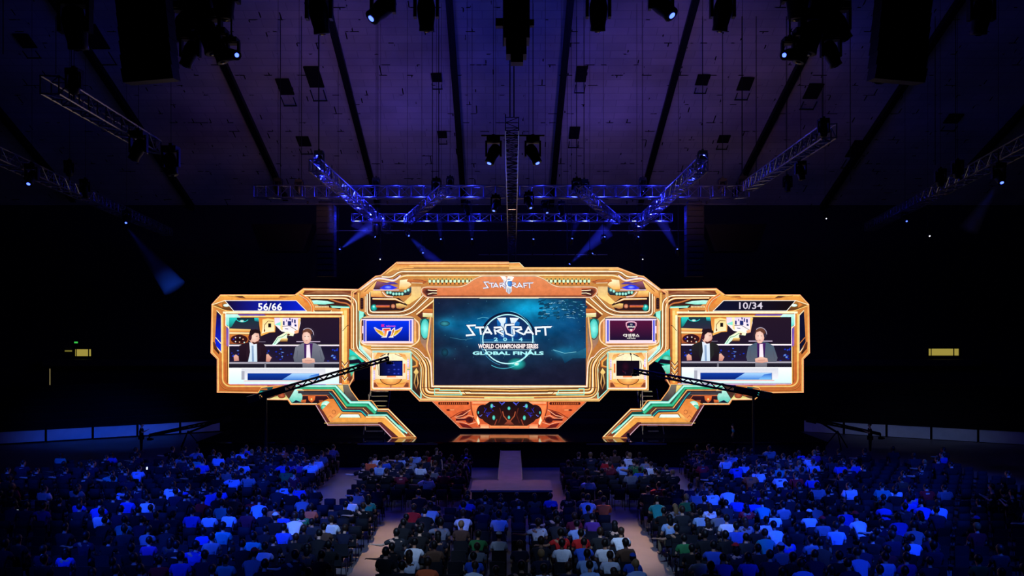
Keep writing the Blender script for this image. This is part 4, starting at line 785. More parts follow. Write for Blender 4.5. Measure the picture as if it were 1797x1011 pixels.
MB().box((-.08, 2.2, .48), (.96, 8.0, .96)).box((-.02, -2.85, .48), (3.2, 2.0, .96)).build('skirt', M['drape'], t)
MB().box((-.6, 2.2, 1.05), (.03, 8.0, .03)).box((.44, 2.2, 1.05), (.03, 8.0, .03)).build('edge_trim', M['edge'], t)

def stairs(s):
    t = thing('stage_steps', 'steel steps with white nosings between the %s wing and the booth' % ('left' if s < 0 else 'right'), 'steps', (s*7.9, 45.2, SZ))
    for k in range(9): MB().box((.1, k*.26, .28+k*.26), (.95 if s < 0 else .6, .1, .045)).build('tread', M['cream'] if k > 3 else M['edge'], t)
    mb = MB(); mb.tube((-.5, -.1, .1), (-.5, 2.2, 2.5), .03); mb.tube((.7, -.1, .1), (.7, 2.2, 2.5), .03); mb.build('stringer', M['steel'], t)
    mb = MB(); mb.tube((-.45, .2, 1.0), (-.2, 2.2, 3.9), .03); 
    for k in range(3): mb.tube((-.45, .2+k*.9, .3+k*.9), (-.42, .2+k*.9, 1.1+k*1.2), .02)
    mb.build('handrail', M['cream'], t)
    l = bpy.data.lights.new('step_lamp', 'POINT'); l.energy = 70; l.color = (1, .92, .8); l.shadow_soft_size = .1; lo = bpy.data.objects.new('step_lamp', l); COL.objects.link(lo); lo.location = (s*7.9, 44.95, SZ+1.6)
stairs(-1); stairs(1)

# ------------------------------------------------------------------ rigging
def truss(a, b, w_, h_, label, mats=('alu',), bay=.62, name='lighting_truss', r=.034):
    a = Vector(a); b = Vector(b); Lt_ = (b-a).length; q = (b-a).to_track_quat('X', 'Z')
    t = thing(name, label, 'truss', (a+b)/2); t.rotation_mode = 'QUATERNION'; t.rotation_quaternion = q
    c4 = [(-w_/2, -h_/2), (w_/2, -h_/2), (w_/2, h_/2), (-w_/2, h_/2)]; m = M[mats[0]]
    for (y, z) in c4: MB().tube((-Lt_/2, y, z), (Lt_/2, y, z), r, n=6).build('chord', m, t)
    n = max(2, int(Lt_/bay)); mb = MB()
    for k in range(n+1):
        x = -Lt_/2+Lt_*k/n
        for i in range(4):
            p, p2 = c4[i], c4[(i+1) % 4]; mb.tube((x, *p), (x, *p2), r*.62, n=4, cap=False)
            if k < n:
                u, v = (p, p2) if k % 2 else (p2, p); mb.tube((x, *u), (x+Lt_/n, *v), r*.62, n=4, cap=False)
    mb.build('lattice', M[mats[-1]], t); return t
T = truss
T((-13.5, 42, 14.68), (12.4, 42, 14.68), .55, .62, 'long upper cross truss above the set, lit blue', ('alub',))
T((-9.6, 48, 14.12), (9.6, 48, 14.12), .5, .46, 'lower cross truss behind the upper one, lit blue', ('alub',))
T((-8.4, 34, 14.5), (-8.2, 53, 14.0), .5, .5, 'truss running from front to back at the left end of the blue rig', ('alub',))
T((8.1, 34, 14.5), (8.0, 53, 14.0), .5, .5, 'truss running from front to back at the right end of the blue rig', ('alub',))
T((-3.3, 39, 14.3), (-6.2, 47.5, 13.9), .45, .4, 'slanting short truss inside the blue rig, left half', ('alub',))
T((3.3, 39, 14.3), (6.2, 47.5, 13.9), .45, .4, 'slanting short truss inside the blue rig, right half', ('alub',))
T((0, 27.2, 14.55), (0, 50.5, 12.0), .46, .46, 'long central spine truss running away above the main screen', ('alu', 'plas'), bay=.5, r=.022)
T((-13.1, 22.6, 14.5), (-13.9, 31, 14.6), .5, .5, 'short bare truss high at the left, behind the speaker column')
T((11.3, 28.4, 14.6), (12.3, 41.5, 14.9), .5, .5, 'bare truss rising at the right beside the lamp clusters')
T((-20.8, 31.5, 14.6), (-24.6, 57, 14.3), .6, .5, 'long truss along the far left side of the hall')
T((19.6, 29.5, 14.7), (24.2, 54, 14.3), .6, .5, 'long truss along the far right side of the hall')
for nm, px0, px1, py, Y in (('front lighting pipe under the upper truss', 470, 1310, 358, 43), ('rear lighting pipe above the portal', 590, 1230, 405, 47), ('faint low pipe behind the portal top', 840, 1066, 447, 50)):
    a = at(px0, py, Y); b = at(px1, py, Y); t = thing('pipe_batten', 'thin horizontal '+nm, 'pipe', (a+b)/2); Lx = b.x-a.x
    MB().tube((-Lx/2, 0, 0), (Lx/2, 0, 0), .03).build('pipe', M['alu'], t)
    mb = MB()
    for k in range(6): mb.box((-Lx/2+Lx*(k+.5)/6, 0, .07), (.08, .1, .16))
    mb.build('clamps', M['black'], t)
    t['label'] = 'thin horizontal '+nm

T((-19, 23.3, 18.3), (19, 23.3, 18.3), .5, .5, 'cross truss above the top edge that carries the big front lamps')
# moving heads: base, yoke, head, lens
_hc = {}
def moving_head(p, size, aim, lens, label, group='moving head lamps', cat='lamp', beam=None):
    key = lens
    if key not in _hc:
        t = thing('moving_head_lamp', label, cat, (0, 0, 0), 0, group)
        MB().box((0, 0, .0), (.42, .36, .16)).box((0, 0, .12), (.1, .1, .12)).build('base', M['plas'], t)
        mb = MB(); mb.box((-.23, 0, -.28), (.06, .14, .5)); mb.box((.23, 0, -.28), (.06, .14, .5)); mb.box((0, 0, -.07), (.5, .2, .06)); y = mb.build('yoke', M['plas'], t)
        h = MB().lathe([(.09, .30), (.15, .26), (.19, .1), (.18, -.08), (.15, -.26), (.16, -.36), (.13, -.37)], 12).build('head', M['plas'], t, smooth=True); h.location = (0, 0, -.42)
        MB().lathe([(.066, -.372), (.066, -.385), (.03, -.395)], 12).build('lens', lens, h)
        index_kids(t); _hc[key] = t; o = t
        KIDS_h = [c for c in KIDS[t.name]]
    else: o = copy_tree(_hc[key]); o['label'] = label; o['group'] = group
    o.location = p; o.scale = (size, size, size); zb = p[2]+.1*size
    if aim[2] <= .0 or p[2] < 13.8:
        zt = 18.0 if p[1] < 25.5 else 14.45
        if zt-zb > .12:
            pl_ = MB().tube((0, 0, .08), (0, 0, (zt-p[2])/size), .03, n=5).build('hanging_pole', M['plas'], o)
    elif p[2] > 14.9: MB().tube((0, 0, -.9), (0, 0, -.02), .03, n=5).build('standing_pole', M['plas'], o)
    zr = roof_z(max(24, p[1]))-.06
    MB().tube((0, 0, .05), (0, 0, (zr-p[2])/size), .009/size, n=4).build('suspension_wire', M['plas'], o)
    for c in o.children: 
        if c.name.startswith('head'):
            d = Vector(aim).normalized(); c.rotation_mode = 'QUATERNION'; c.rotation_quaternion = (-d).to_track_quat('Z', 'Y')
    return o
Bl, Wl, Dl = M['blens'], M['wlens'], M['dlens']
heads = [ # px, py, Y, size, aim, lens, label
 (866, 246, 29, 1.15, (-.4, -.3, -1), Bl, 'lit lamp left of the central spine truss'), (935, 246, 29, 1.15, (.45, -.3, -1), Bl, 'lit lamp right of the central spine truss'),
 (560, -14, 23, 1.5, (.1, .3, -1), Dl, 'big dark lamp at the top edge, left of the lit blue one'), (672, -22, 23, 1.4, (-.8, -.5, -1), Bl, 'big blue-lit lamp at the top edge, left of the middle'), (748, -14, 23, 1.4, (0, .3, -1), Dl, 'big dark lamp at the top edge, first left of the middle'),
 (1050, -14, 23, 1.4, (0, .3, -1), Dl, 'big dark lamp at the top edge, first right of the middle'), (1160, -28, 23, 1.4, (.7, -.5, -1), Bl, 'big blue-lit lamp at the top edge, right of the middle'), (1268, -14, 23, 1.4, (-.1, .3, -1), Dl, 'big dark lamp at the top edge, right of the lit blue one'),
 (1722, -10, 24, 1.5, (0, .3, -1), Dl, 'dark lamp in the top right corner'), (132, 0, 22, 1.7, (0, .3, -1), Dl, 'large dark lamp in the top left corner'),
 (243, 236, 28, 1.2, (-.5, 0, -1), Dl, 'dark lamp below the bare left truss'), (300, 262, 31, 1.3, (.2, 0, -1), Dl, 'dark lamp at the far end of the bare left truss'), (130, 126, 23, .9, (0, 0, 1), Dl, 'dark lamp standing on the bare left truss'),
 (56, 292, 34, 1.1, (0, -.6, -.8), Bl, 'blue-lit lamp on the far left truss, nearest'), (222, 372, 45, .9, (.2, -.6, -.8), Bl, 'blue-lit lamp on the far left truss, farthest'), (122, 285, 36, .9, (0, 0, 1), Dl, 'dark lamp standing on the far left truss'), (150, 318, 38, 1, (0, .2, -1), Dl, 'dark lamp under the far left truss'),
 (1752, 290, 31, 1.0, (0, -.6, -.8), Bl, 'blue-lit lamp on the far right truss, nearest'), (1588, 374, 46, .75, (0, -.7, -.6), Bl, 'blue-lit lamp on the far right truss, farthest'), (1628, 402, 46, .7, (0, -.8, -.5), Wl, 'white-lit lamp under the far right truss'), (1448, 374, 50, .6, (0, -.8, -.5), Wl, 'small white-lit lamp behind the bare right truss'),
 (1405, 286, 33, .9, (.2, 0, -1), Dl, 'dark lamp below the bare right truss'), (1445, 212, 28, .8, (0, 0, 1), Dl, 'dark lamp on the near end of the bare right truss'), (1233, 268, 36, .9, (0, .2, -1), Dl, 'dark lamp on the tower at the right end of the blue rig'), (560, 268, 36, .9, (0, .2, -1), Dl, 'dark lamp on the tower at the left end of the blue rig'),
 (1650, 300, 33, .9, (0, 0, 1), Dl, 'dark lamp standing on the far right truss, near half'), (1680, 285, 32, .9, (0, 0, 1), Dl, 'dark lamp standing on the far right truss, beside its twin'),
 (488, 316, 42, .95, (0, 0, -1), Dl, 'dark lamp at the left tip of the upper cross truss'), (525, 318, 42, .9, (0, 0, -1), Dl, 'dark lamp second from the left tip of the upper truss'), (660, 314, 42, .8, (0, 0, -1), Dl, 'dark lamp below the second roof rib on the left'), (766, 316, 41, 1, (.2, -.3, -1), Bl, 'lit lamp on the upper truss left of the spine'),
 (790, 312, 43, .8, (0, 0, -1), Dl, 'dark lamp beside the lit one left of the spine'), (870, 345, 41, 1, (-.3, -.4, -1), Bl, 'lamp hanging just left of the spine under the truss'), (928, 340, 41, 1, (.3, -.4, -1), Bl, 'lamp hanging just right of the spine under the truss'), (957, 352, 43, .9, (.3, -.4, -1), Bl, 'second lamp right of the spine under the truss'),
 (1012, 316, 41, 1, (.2, -.3, -1), Dl, 'dark lamp on the upper truss right of the spine'), (1025, 318, 42, 1, (0, .3, -1), Bl, 'lit lamp on the upper truss right of the spine'), (1128, 314, 42, .8, (0, 0, -1), Dl, 'dark lamp below the second roof rib on the right'), (1268, 316, 42, .9, (0, 0, -1), Dl, 'dark lamp second from the right tip of the upper truss'), (1303, 312, 42, .95, (0, 0, -1), Dl, 'dark lamp at the right tip of the upper cross truss'), (1382, 312, 40, .9, (0, 0, -1), Dl, 'dark lamp right of the blue rig'),
 (820, 356, 45, .9, (.2, -.4, -1), Dl, 'dark lamp between the two cross trusses, left'), (985, 356, 45, .9, (.2, -.4, -1), Dl, 'dark lamp between the two cross trusses, right'), (662, 388, 46, 1.1, (0, 0, -1), Dl, 'dark round lamp in front of the lower truss, left'),
]
for h in heads:
    moving_head(at(h[0], h[1], h[2]), h[3], h[4], h[5], h[6]+', moving head')
low = [(598, 437, (.7, .3, 1), 'leftmost'), (659, 416, (-.6, .3, .6), 'second from left'), (719.5, 416, (.7, -.2, -.8), 'third from left'), (744, 446, (.6, -.3, -.8), 'low left'), (774, 419, (-.1, .2, 1), 'fourth from left'), (828.5, 419, (0, .2, 1), 'just left of the spine'),
       (936, 419, (0, .2, 1), 'just right of the spine'), (1004, 418, (.2, .2, 1), 'fourth from right'), (1061, 415, (.35, .2, 1), 'third from right'), (1120, 415, (.4, .2, 1), 'second from right'), (1187, 437, (-.5, .3, 1), 'rightmost'), (1000, 463, (.9, .3, 1), 'lowest right'), (1040, 445, (.7, .3, .6), 'low right')]
for px, py, aim, nm in low:
    d = Vector(aim).normalized(); lp = at(px, py, 46.2); sz = .62
    o = moving_head(lp-d*.38*sz+Vector((0, 0, .42*sz)), sz, (d.x, d.y-.9, d.z), Bl, 'small blue-lit beam lamp above the portal, '+nm, 'beam lamps over the portal')
for px, nm in ((668, 'left'), (1127, 'right')):
    moving_head(at(px, 448, 46), .5, (0, -1, -.2), Wl, 'tiny white-lit lamp on a stand above the %s shoulder of the portal' % nm, 'beam lamps over the portal')
    p = at(px, 455, 46); tag(MB().tube((0, 0, 0), (0, 0, -1.4), .03).build('lamp_stand', M['steel'], loc=(p.x, p.y, p.z-.1)), 'thin stand behind the %s shoulder of the portal' % nm, 'stand')
# clusters of big lamps either side
for s, cx, nm in ((-1, 362, 'left'), (1, 1430, 'right')):
    q = random.Random(5)
    for k, (dx_, dy_, sz, aim, ln) in enumerate(((-20, -10, 2.4, (0, .1, -1), Dl), (30, -25, 2.4, (0, .1, -1), Dl), (-42, 40, 1.7, (-.5, 0, -1), Dl), (5, 55, 1.9, (.2, 0, -1), Dl), (-28, 92, 1.5, (-.4, 0, -1), Dl), (22, 85, 1.5, (.3, 0, -1), Dl), (44, 100, 1.25, (.9, -.9, -.35), Bl))):
        ddx = dx_ if s < 0 else -dx_
        moving_head(at(cx+ddx, dy_-28, 24.5), sz*.8, (aim[0]*(1 if s < 0 else -1), aim[1], aim[2]), ln, ('blue-glowing' if ln is Bl else 'dark')+' lamp of the %s hanging lamp cluster, %s' % (nm, ['top inner' if 0 else 'top outer one', 'top inner one', 'outer one of the second tier', 'middle one of the second tier', 'lower outer one', 'lower middle one', 'lowest inner one'][k]), 'lamp clusters hanging high at the sides')
    fr = thing('lamp_cluster_frame', 'black hanging frame carrying the %s lamp cluster' % nm, 'frame', at(cx, -10, 24.5))
    MB().box((0, .1, 1.0), (1.9, .6, .5)).build('housing', M['plas'], fr); MB().tube((-.3, 0, 1), (-.3, 0, -1.6), .06).tube((.4, 0, 1), (.4, 0, -1.4), .06).build('drop_pipe', M['plas'], fr)
# line arrays
def line_array(p, w_, n, curve, label, hbox=.36):
    t = thing('line_array_speaker', label, 'speaker', p); x = z = 0; ang = 0
    for k in range(n):
        R_ = Matrix.Rotation(ang, 3, 'X'); c = Vector((0, x, z))
        bx_ = MB().box((0, 0, 0), (w_, .7, hbox*.94)).box((0, -.37, 0), (w_*.86, .05, hbox*.7)).build('speaker_box', M['plas'], t); bx_.location = c; bx_.rotation_euler = (ang, 0, 0)
        z -= hbox*math.cos(ang); x += hbox*math.sin(ang)*-1; ang += curve
    MB().box((0, 0, hbox*.8), (w_*.8, .5, .2)).tube((-.3, 0, .3), (-.3, 0, 2.4), .02).tube((.3, 0, .3), (.3, 0, 2.4), .02).build('fly_frame', M['plas'], t)
    return t
a_ = line_array(at(246, -60, 21.5), 1.28, 9, .022, 'big black curved speaker column hanging high at the left', .38); a_.rotation_euler = (0, -.12, .1)
a_ = line_array(at(1592, -60, 21.5), 1.28, 9, .022, 'big black curved speaker column hanging high at the right', .38); a_.rotation_euler = (0, .12, -.1)
moving_head(at(1545, 118, 22.5), .8, (-.6, -.8, -.3), Bl, 'blue-lit lamp behind the big right speaker column')
line_array(at(573, 366, 44.2), .95, 12, .0, 'slim black speaker column beside the left end of the rig', .33); line_array(at(1218, 366, 44.2), .95, 12, .0, 'slim black speaker column beside the right end of the rig', .33)
# centre cluster at the top
t = thing('projector_cluster', 'black projector stack hanging at the top centre above the spine truss', 'projector', at(906, 60, 26))
MB().box((0, 0, .6), (.86, .8, 1.7)).build('case', M['plas'], t); MB().box((0, 0, -.45), (.66, .6, .6)).build('lower_case', M['plas'], t); MB().box((.02, -.05, -.85), (.4, .4, .28)).build('lens_shroud', M['plas'], t)
MB().box((-.42, -.42, .4), (.03, .03, 1.9)).box((.42, -.42, .7), (.03, .03, 1.4)).build('side_rail', M['edge'], t); MB().box((-.55, 0, .35), (.25, .25, .25)).box((.5, 0, .35), (.16, .2, .2)).build('clamp', M['plas'], t)
# trapezoid house speakers
for px, nm in ((495, 'left'), (1291, 'right')):
    p = at(px, 393, 50); t = thing('house_speaker', 'large dark wedge-shaped house speaker hanging %s of the rig' % nm, 'speaker', p)
    MB().prism([(-1.9, 0), (1.9, 0), (1.25, -1.7), (-1.25, -1.7)], 0, 1.4).build('cabinet', M['plas'], t); MB().prism([(-1.95, 0), (-1.75, 0), (-1.1, -1.75), (-1.3, -1.75)], -.06, 0).prism([(1.95, 0), (1.75, 0), (1.1, -1.75), (1.3, -1.75)], -.06, 0).build('edge_frame', M['steel'], t)
# top-centre bracket bars by the spine truss
tag(MB().box((0, 0, 0), (2.3, .06, .05)).build('lamp_bar', M['plas'], loc=at(900, 238, 29)), 'short black cross bar holding lamps on the near end of the spine truss', 'bar')

# lit haze: thin smoke caught in the beams of the lamps
hz = bpy.data.materials.new('stage_haze'); hz.use_nodes = True; nt = hz.node_tree; nt.nodes.remove(nt.nodes['Principled BSDF'])
pv = nt.nodes.new('ShaderNodeVolumeScatter'); pv.inputs['Density'].default_value = .22; pv.inputs['Anisotropy'].default_value = 0.0
nt.links.new(pv.outputs['Volume'], nt.nodes['Material Output'].inputs['Volume'])
beams = [(598, 437, 46.2, (.62, .1, .5), 3.0, 300, 'leftmost beam lamp'), (719.5, 416, 46.2, (.62, -.1, -.62), 2.3, 160, 'third beam lamp from the left'), (774, 419, 46.2, (-.12, .1, 1), 1.4, 50, 'fourth beam lamp from the left'), (828.5, 419, 46.2, (-.05, .1, 1), 1.4, 50, 'beam lamp left of the spine'), (659, 416, 46.2, (-.75, .1, .5), 1.6, 60, 'second beam lamp from the left'),
         (1004, 418, 46.2, (.3, .1, 1), 1.5, 50, 'fourth beam lamp from the right'), (1061, 415, 46.2, (.4, .1, 1), 1.5, 60, 'third beam lamp from the right'), (1120, 415, 46.2, (.45, .1, 1), 1.5, 60, 'second beam lamp from the right'), (1187, 437, 46.2, (-.45, .1, .9), 2.0, 180, 'rightmost beam lamp'), (1000, 463, 46.2, (.8, .1, .72), 3.0, 200, 'lowest right beam lamp'),
         (222, 398, 45, (.55, 0, -.7), 4.4, 12, 'far end lamp of the left side truss'), (578, 350, 36, (.1, 0, -1), 1.5, 60, 'left lamp tower'), (1752, 320, 31, (-.5, 0, -.8), 2.2, 9, 'near lamp of the right side truss')]
for px, py, Y, d, Lh, pw, nm in beams:
    d = Vector(d).normalized(); p = at(px, py, Y); q = d.to_track_quat('Z', 'Y')
    a = math.tan(math.radians(7.5)); mb = MB(); mb.lathe([(.08, .12), (.08+a*Lh, Lh)], 16)
    o = mb.build('haze_beam', hz, loc=p); o.rotation_mode = 'QUATERNION'; o.rotation_quaternion = q
    tag(o, 'blue shaft of lit haze from the '+nm, 'light beam', 'shafts of lit haze', 'stuff')
    sp = spot('beam_lamp', p+d*.05, p+d*5, (.02, .05, 1), pw*6, 14, .9, .03)
# added blue lights without fixtures of their own, set close so the truss tubes glint
rl = [(556, 296, 36, 30), (575, 305, 36.5, 30), (600, 320, 40, 20), (1205, 320, 40, 20), (1235, 296, 36, 30), (1222, 305, 36.5, 26)]
for px in (600, 640, 690, 735, 780, 825, 950, 1010, 1060, 1105, 1150, 1195): rl.append((px, 339, 41.4, 20))
for px in (620, 660, 702, 745, 800, 838, 935, 985, 1030, 1075, 1118, 1165): rl.append((px, 383, 47.5, 26))
for px, py, Y in ((632, 362, 43.5), (652, 378, 45.5), (1160, 360, 43.5), (1140, 376, 45.5), (672, 398, 50), (1122, 398, 50)): rl.append((px, py, Y, 34))
for i, (px, py, Y, e) in enumerate(rl):
    c_ = at(px, py, Y); spot('rig_fill_spot', c_+Vector((0, -.12, .62)), c_+Vector((0, -.14, -.4)), (.02, .028, 1), e*17, 100, .6, .05)
    l = bpy.data.lights.new('rig_fill_point', 'POINT'); l.energy = e*2.4; l.color = (.02, .028, 1); l.shadow_soft_size = .05
    o = bpy.data.objects.new('rig_fill_point', l); COL.objects.link(o); o.location = c_+Vector((0, -.2, 0))

# ------------------------------------------------------------------ camera cranes
def crane(tail, tip, base, label, rad=.14, cw=True):
    tail = Vector(tail); tip = Vector(tip); base = Vector(base); t = thing('camera_crane', label, 'camera crane', base)
    L0 = lambda v: Vector(v)-base
    d = (tip-tail); n = int(d.length/.28); up = Vector((0, 0, 1)); mb = MB()
    for s in (-1, 1):
        mb.tube(L0(tail)+up*rad*s, L0(tip)+up*rad*.55*s, .06, n=5)
    mb.build('arm', M['plas'], t); mb = MB()
    for k in range(n):
        f0, f1 = k/n, (k+1)/n; r0, r1 = rad*(1-.45*f0), rad*(1-.45*f1); s = 1 if k % 2 else -1
        mb.tube(L0(tail+d*f0)+up*r0*s, L0(tail+d*f1)-up*r1*s, .03, n=4)
    mb.build('lattice', M['plas'], t)
    R_ = d.to_track_quat('X', 'Z').to_matrix()
    MB().box(L0(tail)-d.normalized()*.2, (.6, .4, .36), R_).box(L0(tail+d*.12), (1.2, .16, .18), R_).build('counterweight', M['plas'], t)
    pv_ = tail+d*.06; mb = MB(); mb.tube(L0(pv_), L0((base.x, base.y, 1.0)), .07); 
    for k in range(3): a = 2*PI*k/3+.4; mb.tube(L0((base.x, base.y, 1.1)), (math.cos(a)*.8, math.sin(a)*.8, .03), .04)
    mb.build('pedestal', M['plas'], t)
    MB().box(L0(tip)+Vector((.0, 0, -.1)), (.07, .07, .3)).box(L0(tip)+Vector((.02, 0, -.24)), (.26, .14, .14)).tube(L0(tip)+Vector((.12, 0, -.24)), L0(tip)+Vector((.25, 0, -.24)), .05).build('camera', M['plas'], t)
crane(at(452, 697, 40.6), at(682, 629, 41.8), (at(467, 690, 40.7).x, 40.7, 0), 'long black camera crane reaching up in front of the left caster screen')
crane(at(1336, 692, 40.6), at(1112, 650, 41.8), (at(1322, 690, 40.7).x, 40.7, 0), 'long black camera crane reaching in front of the right caster screen')
crane(at(392, 737, 50), at(262, 764, 48.5), (at(330, 745, 49.5).x, 49.5, 0), 'dark camera crane lowered in front of the left boards', .08)
crane(at(1430, 738, 50), at(1545, 762, 48.5), (at(1470, 745, 49.5).x, 49.5, 0), 'dark camera crane lowered in front of the right boards', .08)

# ------------------------------------------------------------------ people
def skin_mesh(verts, edges, radii, root=0, sub=1):
    me = bpy.data.meshes.new('sk'); me.from_pydata(verts, edges, []); o = bpy.data.objects.new('sk', me); COL.objects.link(o)
    md = o.modifiers.new('s', 'SKIN'); md.use_smooth_shade = True; md.branch_smoothing = .4
    for i, r in enumerate(radii):
        sv = me.skin_vertices[0].data[i]; sv.radius = r if isinstance(r, tuple) else (r, r); sv.use_root = (i == root)
    if sub: ms = o.modifiers.new('u', 'SUBSURF'); ms.levels = sub; ms.render_levels = sub
    dg = bpy.context.evaluated_depsgraph_get(); out = bpy.data.meshes.new_from_object(o.evaluated_get(dg)); bpy.data.objects.remove(o); bpy.data.meshes.remove(me)
    return out
def figure(pose, sub=1, female=False):
    """pose: dict of joints. returns meshes body, shirt, trousers, hair and a hat"""
    J = pose; names = ['pel', 'spi', 'che', 'nkb', 'nck', 'hlo', 'hmi', 'hto']
    for s in 'LR': names += ['sh'+s, 'el'+s, 'wr'+s, 'ha'+s, 'hp'+s, 'kn'+s, 'an'+s, 'to'+s]
    ed = [('pel', 'spi'), ('spi', 'che'), ('che', 'nkb'), ('nkb', 'nck'), ('nck', 'hlo'), ('hlo', 'hmi'), ('hmi', 'hto')]
    R = dict(pel=(.11, .085), spi=(.095, .075), che=(.115, .075), nkb=(.06, .055), nck=.052, hlo=(.062, .075), hmi=(.078, .095), hto=(.06, .075))
    for s in 'LR':
        ed += [('che', 'sh'+s), ('sh'+s, 'el'+s), ('el'+s, 'wr'+s), ('wr'+s, 'ha'+s), ('pel', 'hp'+s), ('hp'+s, 'kn'+s), ('kn'+s, 'an'+s), ('an'+s, 'to'+s)]
        for n, r in (('sh', .055), ('el', .04), ('wr', .027), ('ha', (.04, .018)), ('hp', .085), ('kn', .058), ('an', .038), ('to', (.045, .03))): R[n+s] = r
    V = [J[n] for n in names]; ix = {n: i for i, n in enumerate(names)}; E = [(ix[a], ix[b]) for a, b in ed]; RR = [R[n] for n in names]
    if sub:
        for s in 'LR':
            w0 = Vector(J['wr'+s]); h = Vector(J['ha'+s]); d = (h-w0).normalized(); side = d.cross(Vector((0, 0, 1))); side = side.normalized() if side.length > .1 else Vector((1, 0, 0)); sg = 1 if s == 'R' else -1
            for k, ln in enumerate((.06, .075, .08, .072)):
                o_ = side*(k-1.5)*.021; a = h+d*.02+o_; b_ = a+d*ln*.55+o_*.3; c_ = b_+d*ln*.4+Vector((0, 0, -.022)); i0 = len(V); V += [tuple(a), tuple(b_), tuple(c_)]; RR += [.011, .0095, .008]; E += [(ix['ha'+s], i0), (i0, i0+1), (i0+1, i0+2)]
            a = w0+d*.03-side*sg*.03; b_ = a+d*.04-side*sg*.02; i0 = len(V); V += [tuple(a), tuple(b_)]; RR += [.013, .01]; E += [(ix['wr'+s], i0), (i0, i0+1)]
    body = skin_mesh(V, E, RR, 0, sub)
    hc = Vector(J['hmi']); fw = Vector(J.get('face', (0, 1, 0))).normalized()
    for v in body.vertices:   # nose, brow and chin
        q = v.co-hc
        if q.length < .16:
            f = q.dot(fw); sd = q.cross(fw).z if 0 else (q-fw*f).xy.length
            if f > .06 and abs(q.z+.015) < .035 and sd < .03: v.co += fw*.028
            if f > .05 and abs(q.z+.085) < .03: v.co += fw*.014
    def part(ns, es, grow, rad=None):
        V2 = [J[n] for n in ns]; i2 = {n: i for i, n in enumerate(ns)}; R2 = []
        for n in ns:
            r = (rad or {}).get(n, R[n]); r = r if isinstance(r, tuple) else (r, r); R2.append((r[0]+grow, r[1]+grow))
        return skin_mesh(V2, [(i2[a], i2[b]) for a, b in es], R2, 0, sub)
    J2 = J
    for s in 'LR': J2['ms'+s] = tuple(Vector(J['sh'+s]).lerp(Vector(J['el'+s]), .75)); R['ms'+s] = .05
    shirt = part(['spi', 'pel', 'che', 'nkb', 'shL', 'msL', 'shR', 'msR'], [('pel', 'spi'), ('spi', 'che'), ('che', 'nkb'), ('che', 'shL'), ('shL', 'msL'), ('che', 'shR'), ('shR', 'msR')], .02, dict(pel=(.15, .115), spi=(.14, .105), che=(.17, .11), nkb=(.085, .07), shL=.065, shR=.065))
    tr = part(['pel', 'hpL', 'knL', 'anL', 'hpR', 'knR', 'anR'], [('pel', 'hpL'), ('hpL', 'knL'), ('knL', 'anL'), ('pel', 'hpR'), ('hpR', 'knR'), ('knR', 'anR')], .014, dict(pel=(.14, .11)))
    def ball(pos, sc, keep, name):
        bm = bmesh.new(); bmesh.ops.create_uvsphere(bm, u_segments=12 if sub else 8, v_segments=8 if sub else 6, radius=1)
        bmesh.ops.delete(bm, geom=[v for v in bm.verts if not keep(v.co)], context='VERTS')
        for v in bm.verts: v.co = Vector((v.co.x*sc[0], v.co.y*sc[1], v.co.z*sc[2]))+Vector(pos)
        me = bpy.data.meshes.new(name); bm.to_mesh(me); bm.free()
        me.polygons.foreach_set('use_smooth', [True]*len(me.polygons)); return me
    hp = Vector(J['hmi'])+Vector((0, 0, .025))-fw*.012
    keep = lambda c: (c.z > -.1) or (Vector((c.x, c.y, 0)).dot(fw) < .1 and c.z > -.75)
    hair = ball(hp, (.098, .112, .118), keep, 'hair')
    if female:
        bm = bmesh.new(); bm.from_mesh(hair); r = bmesh.ops.create_uvsphere(bm, u_segments=10, v_segments=8, radius=1)
        for v in r['verts']: v.co = Vector((v.co.x*.095, v.co.y*.06, v.co.z*.17))+hp-fw*.07+Vector((0, 0, -.13))
        bm.to_mesh(hair); bm.free(); hair.polygons.foreach_set('use_smooth', [True]*len(hair.polygons))
    cap = ball(hp+Vector((0, 0, .005)), (.104, .118, .12), lambda c: c.z > .05, 'cap')
    bm = bmesh.new(); bm.from_mesh(cap); r = bmesh.ops.create_cube(bm, size=1)
    for v in r['verts']: v.co = Vector((v.co.x*.15, v.co.y*.09, v.co.z*.012))+hp+fw*.14+Vector((0, 0, .02))
    bm.to_mesh(cap); bm.free()
    return dict(body=body, shirt=shirt, trousers=tr, hair=hair, cap=cap)
def seated(lean=0, turn=0, arms=0, slump=0):
    f = lambda x, y, z: (x, y+(z-.5)*lean, z-slump*(z-.5)*.12)
    J = dict(pel=(0, -.02, .53), spi=f(0, -.03, .73), che=f(0, -.03, .96), nkb=f(0, -.01, 1.09), nck=f(turn*.02, .01, 1.14), hlo=f(turn*.04, .035, 1.19), hmi=f(turn*.05, .02, 1.25), hto=f(turn*.05, .01, 1.32))
    J['face'] = (turn, 1, -.1)
    for s, g in (('L', -1), ('R', 1)):
        J['sh'+s] = f(g*.18, -.02, 1.04)
        if arms == 0: J['el'+s], J['wr'+s], J['ha'+s] = f(g*.25, .04, .78), (g*.15, .28, .66), (g*.12, .35, .65)
        elif arms == 1: J['el'+s], J['wr'+s], J['ha'+s] = f(g*.27, .1, .84), f(g*.08, .3, .8), f(g*.02, .33, .82)
        else:
            J['el'+s], J['wr'+s], J['ha'+s] = (f(g*.4, -.04, .92), f(g*.62, -.05, .95), f(g*.69, -.02, .95)) if g < 0 else (f(g*.25, .04, .78), (g*.14, .28, .66), (g*.1, .35, .65))
        J['hp'+s], J['kn'+s], J['an'+s], J['to'+s] = (g*.1, .06, .53), (g*.15, .44, .5), (g*.15, .42, .1), (g*.16, .58, .05)
    return J
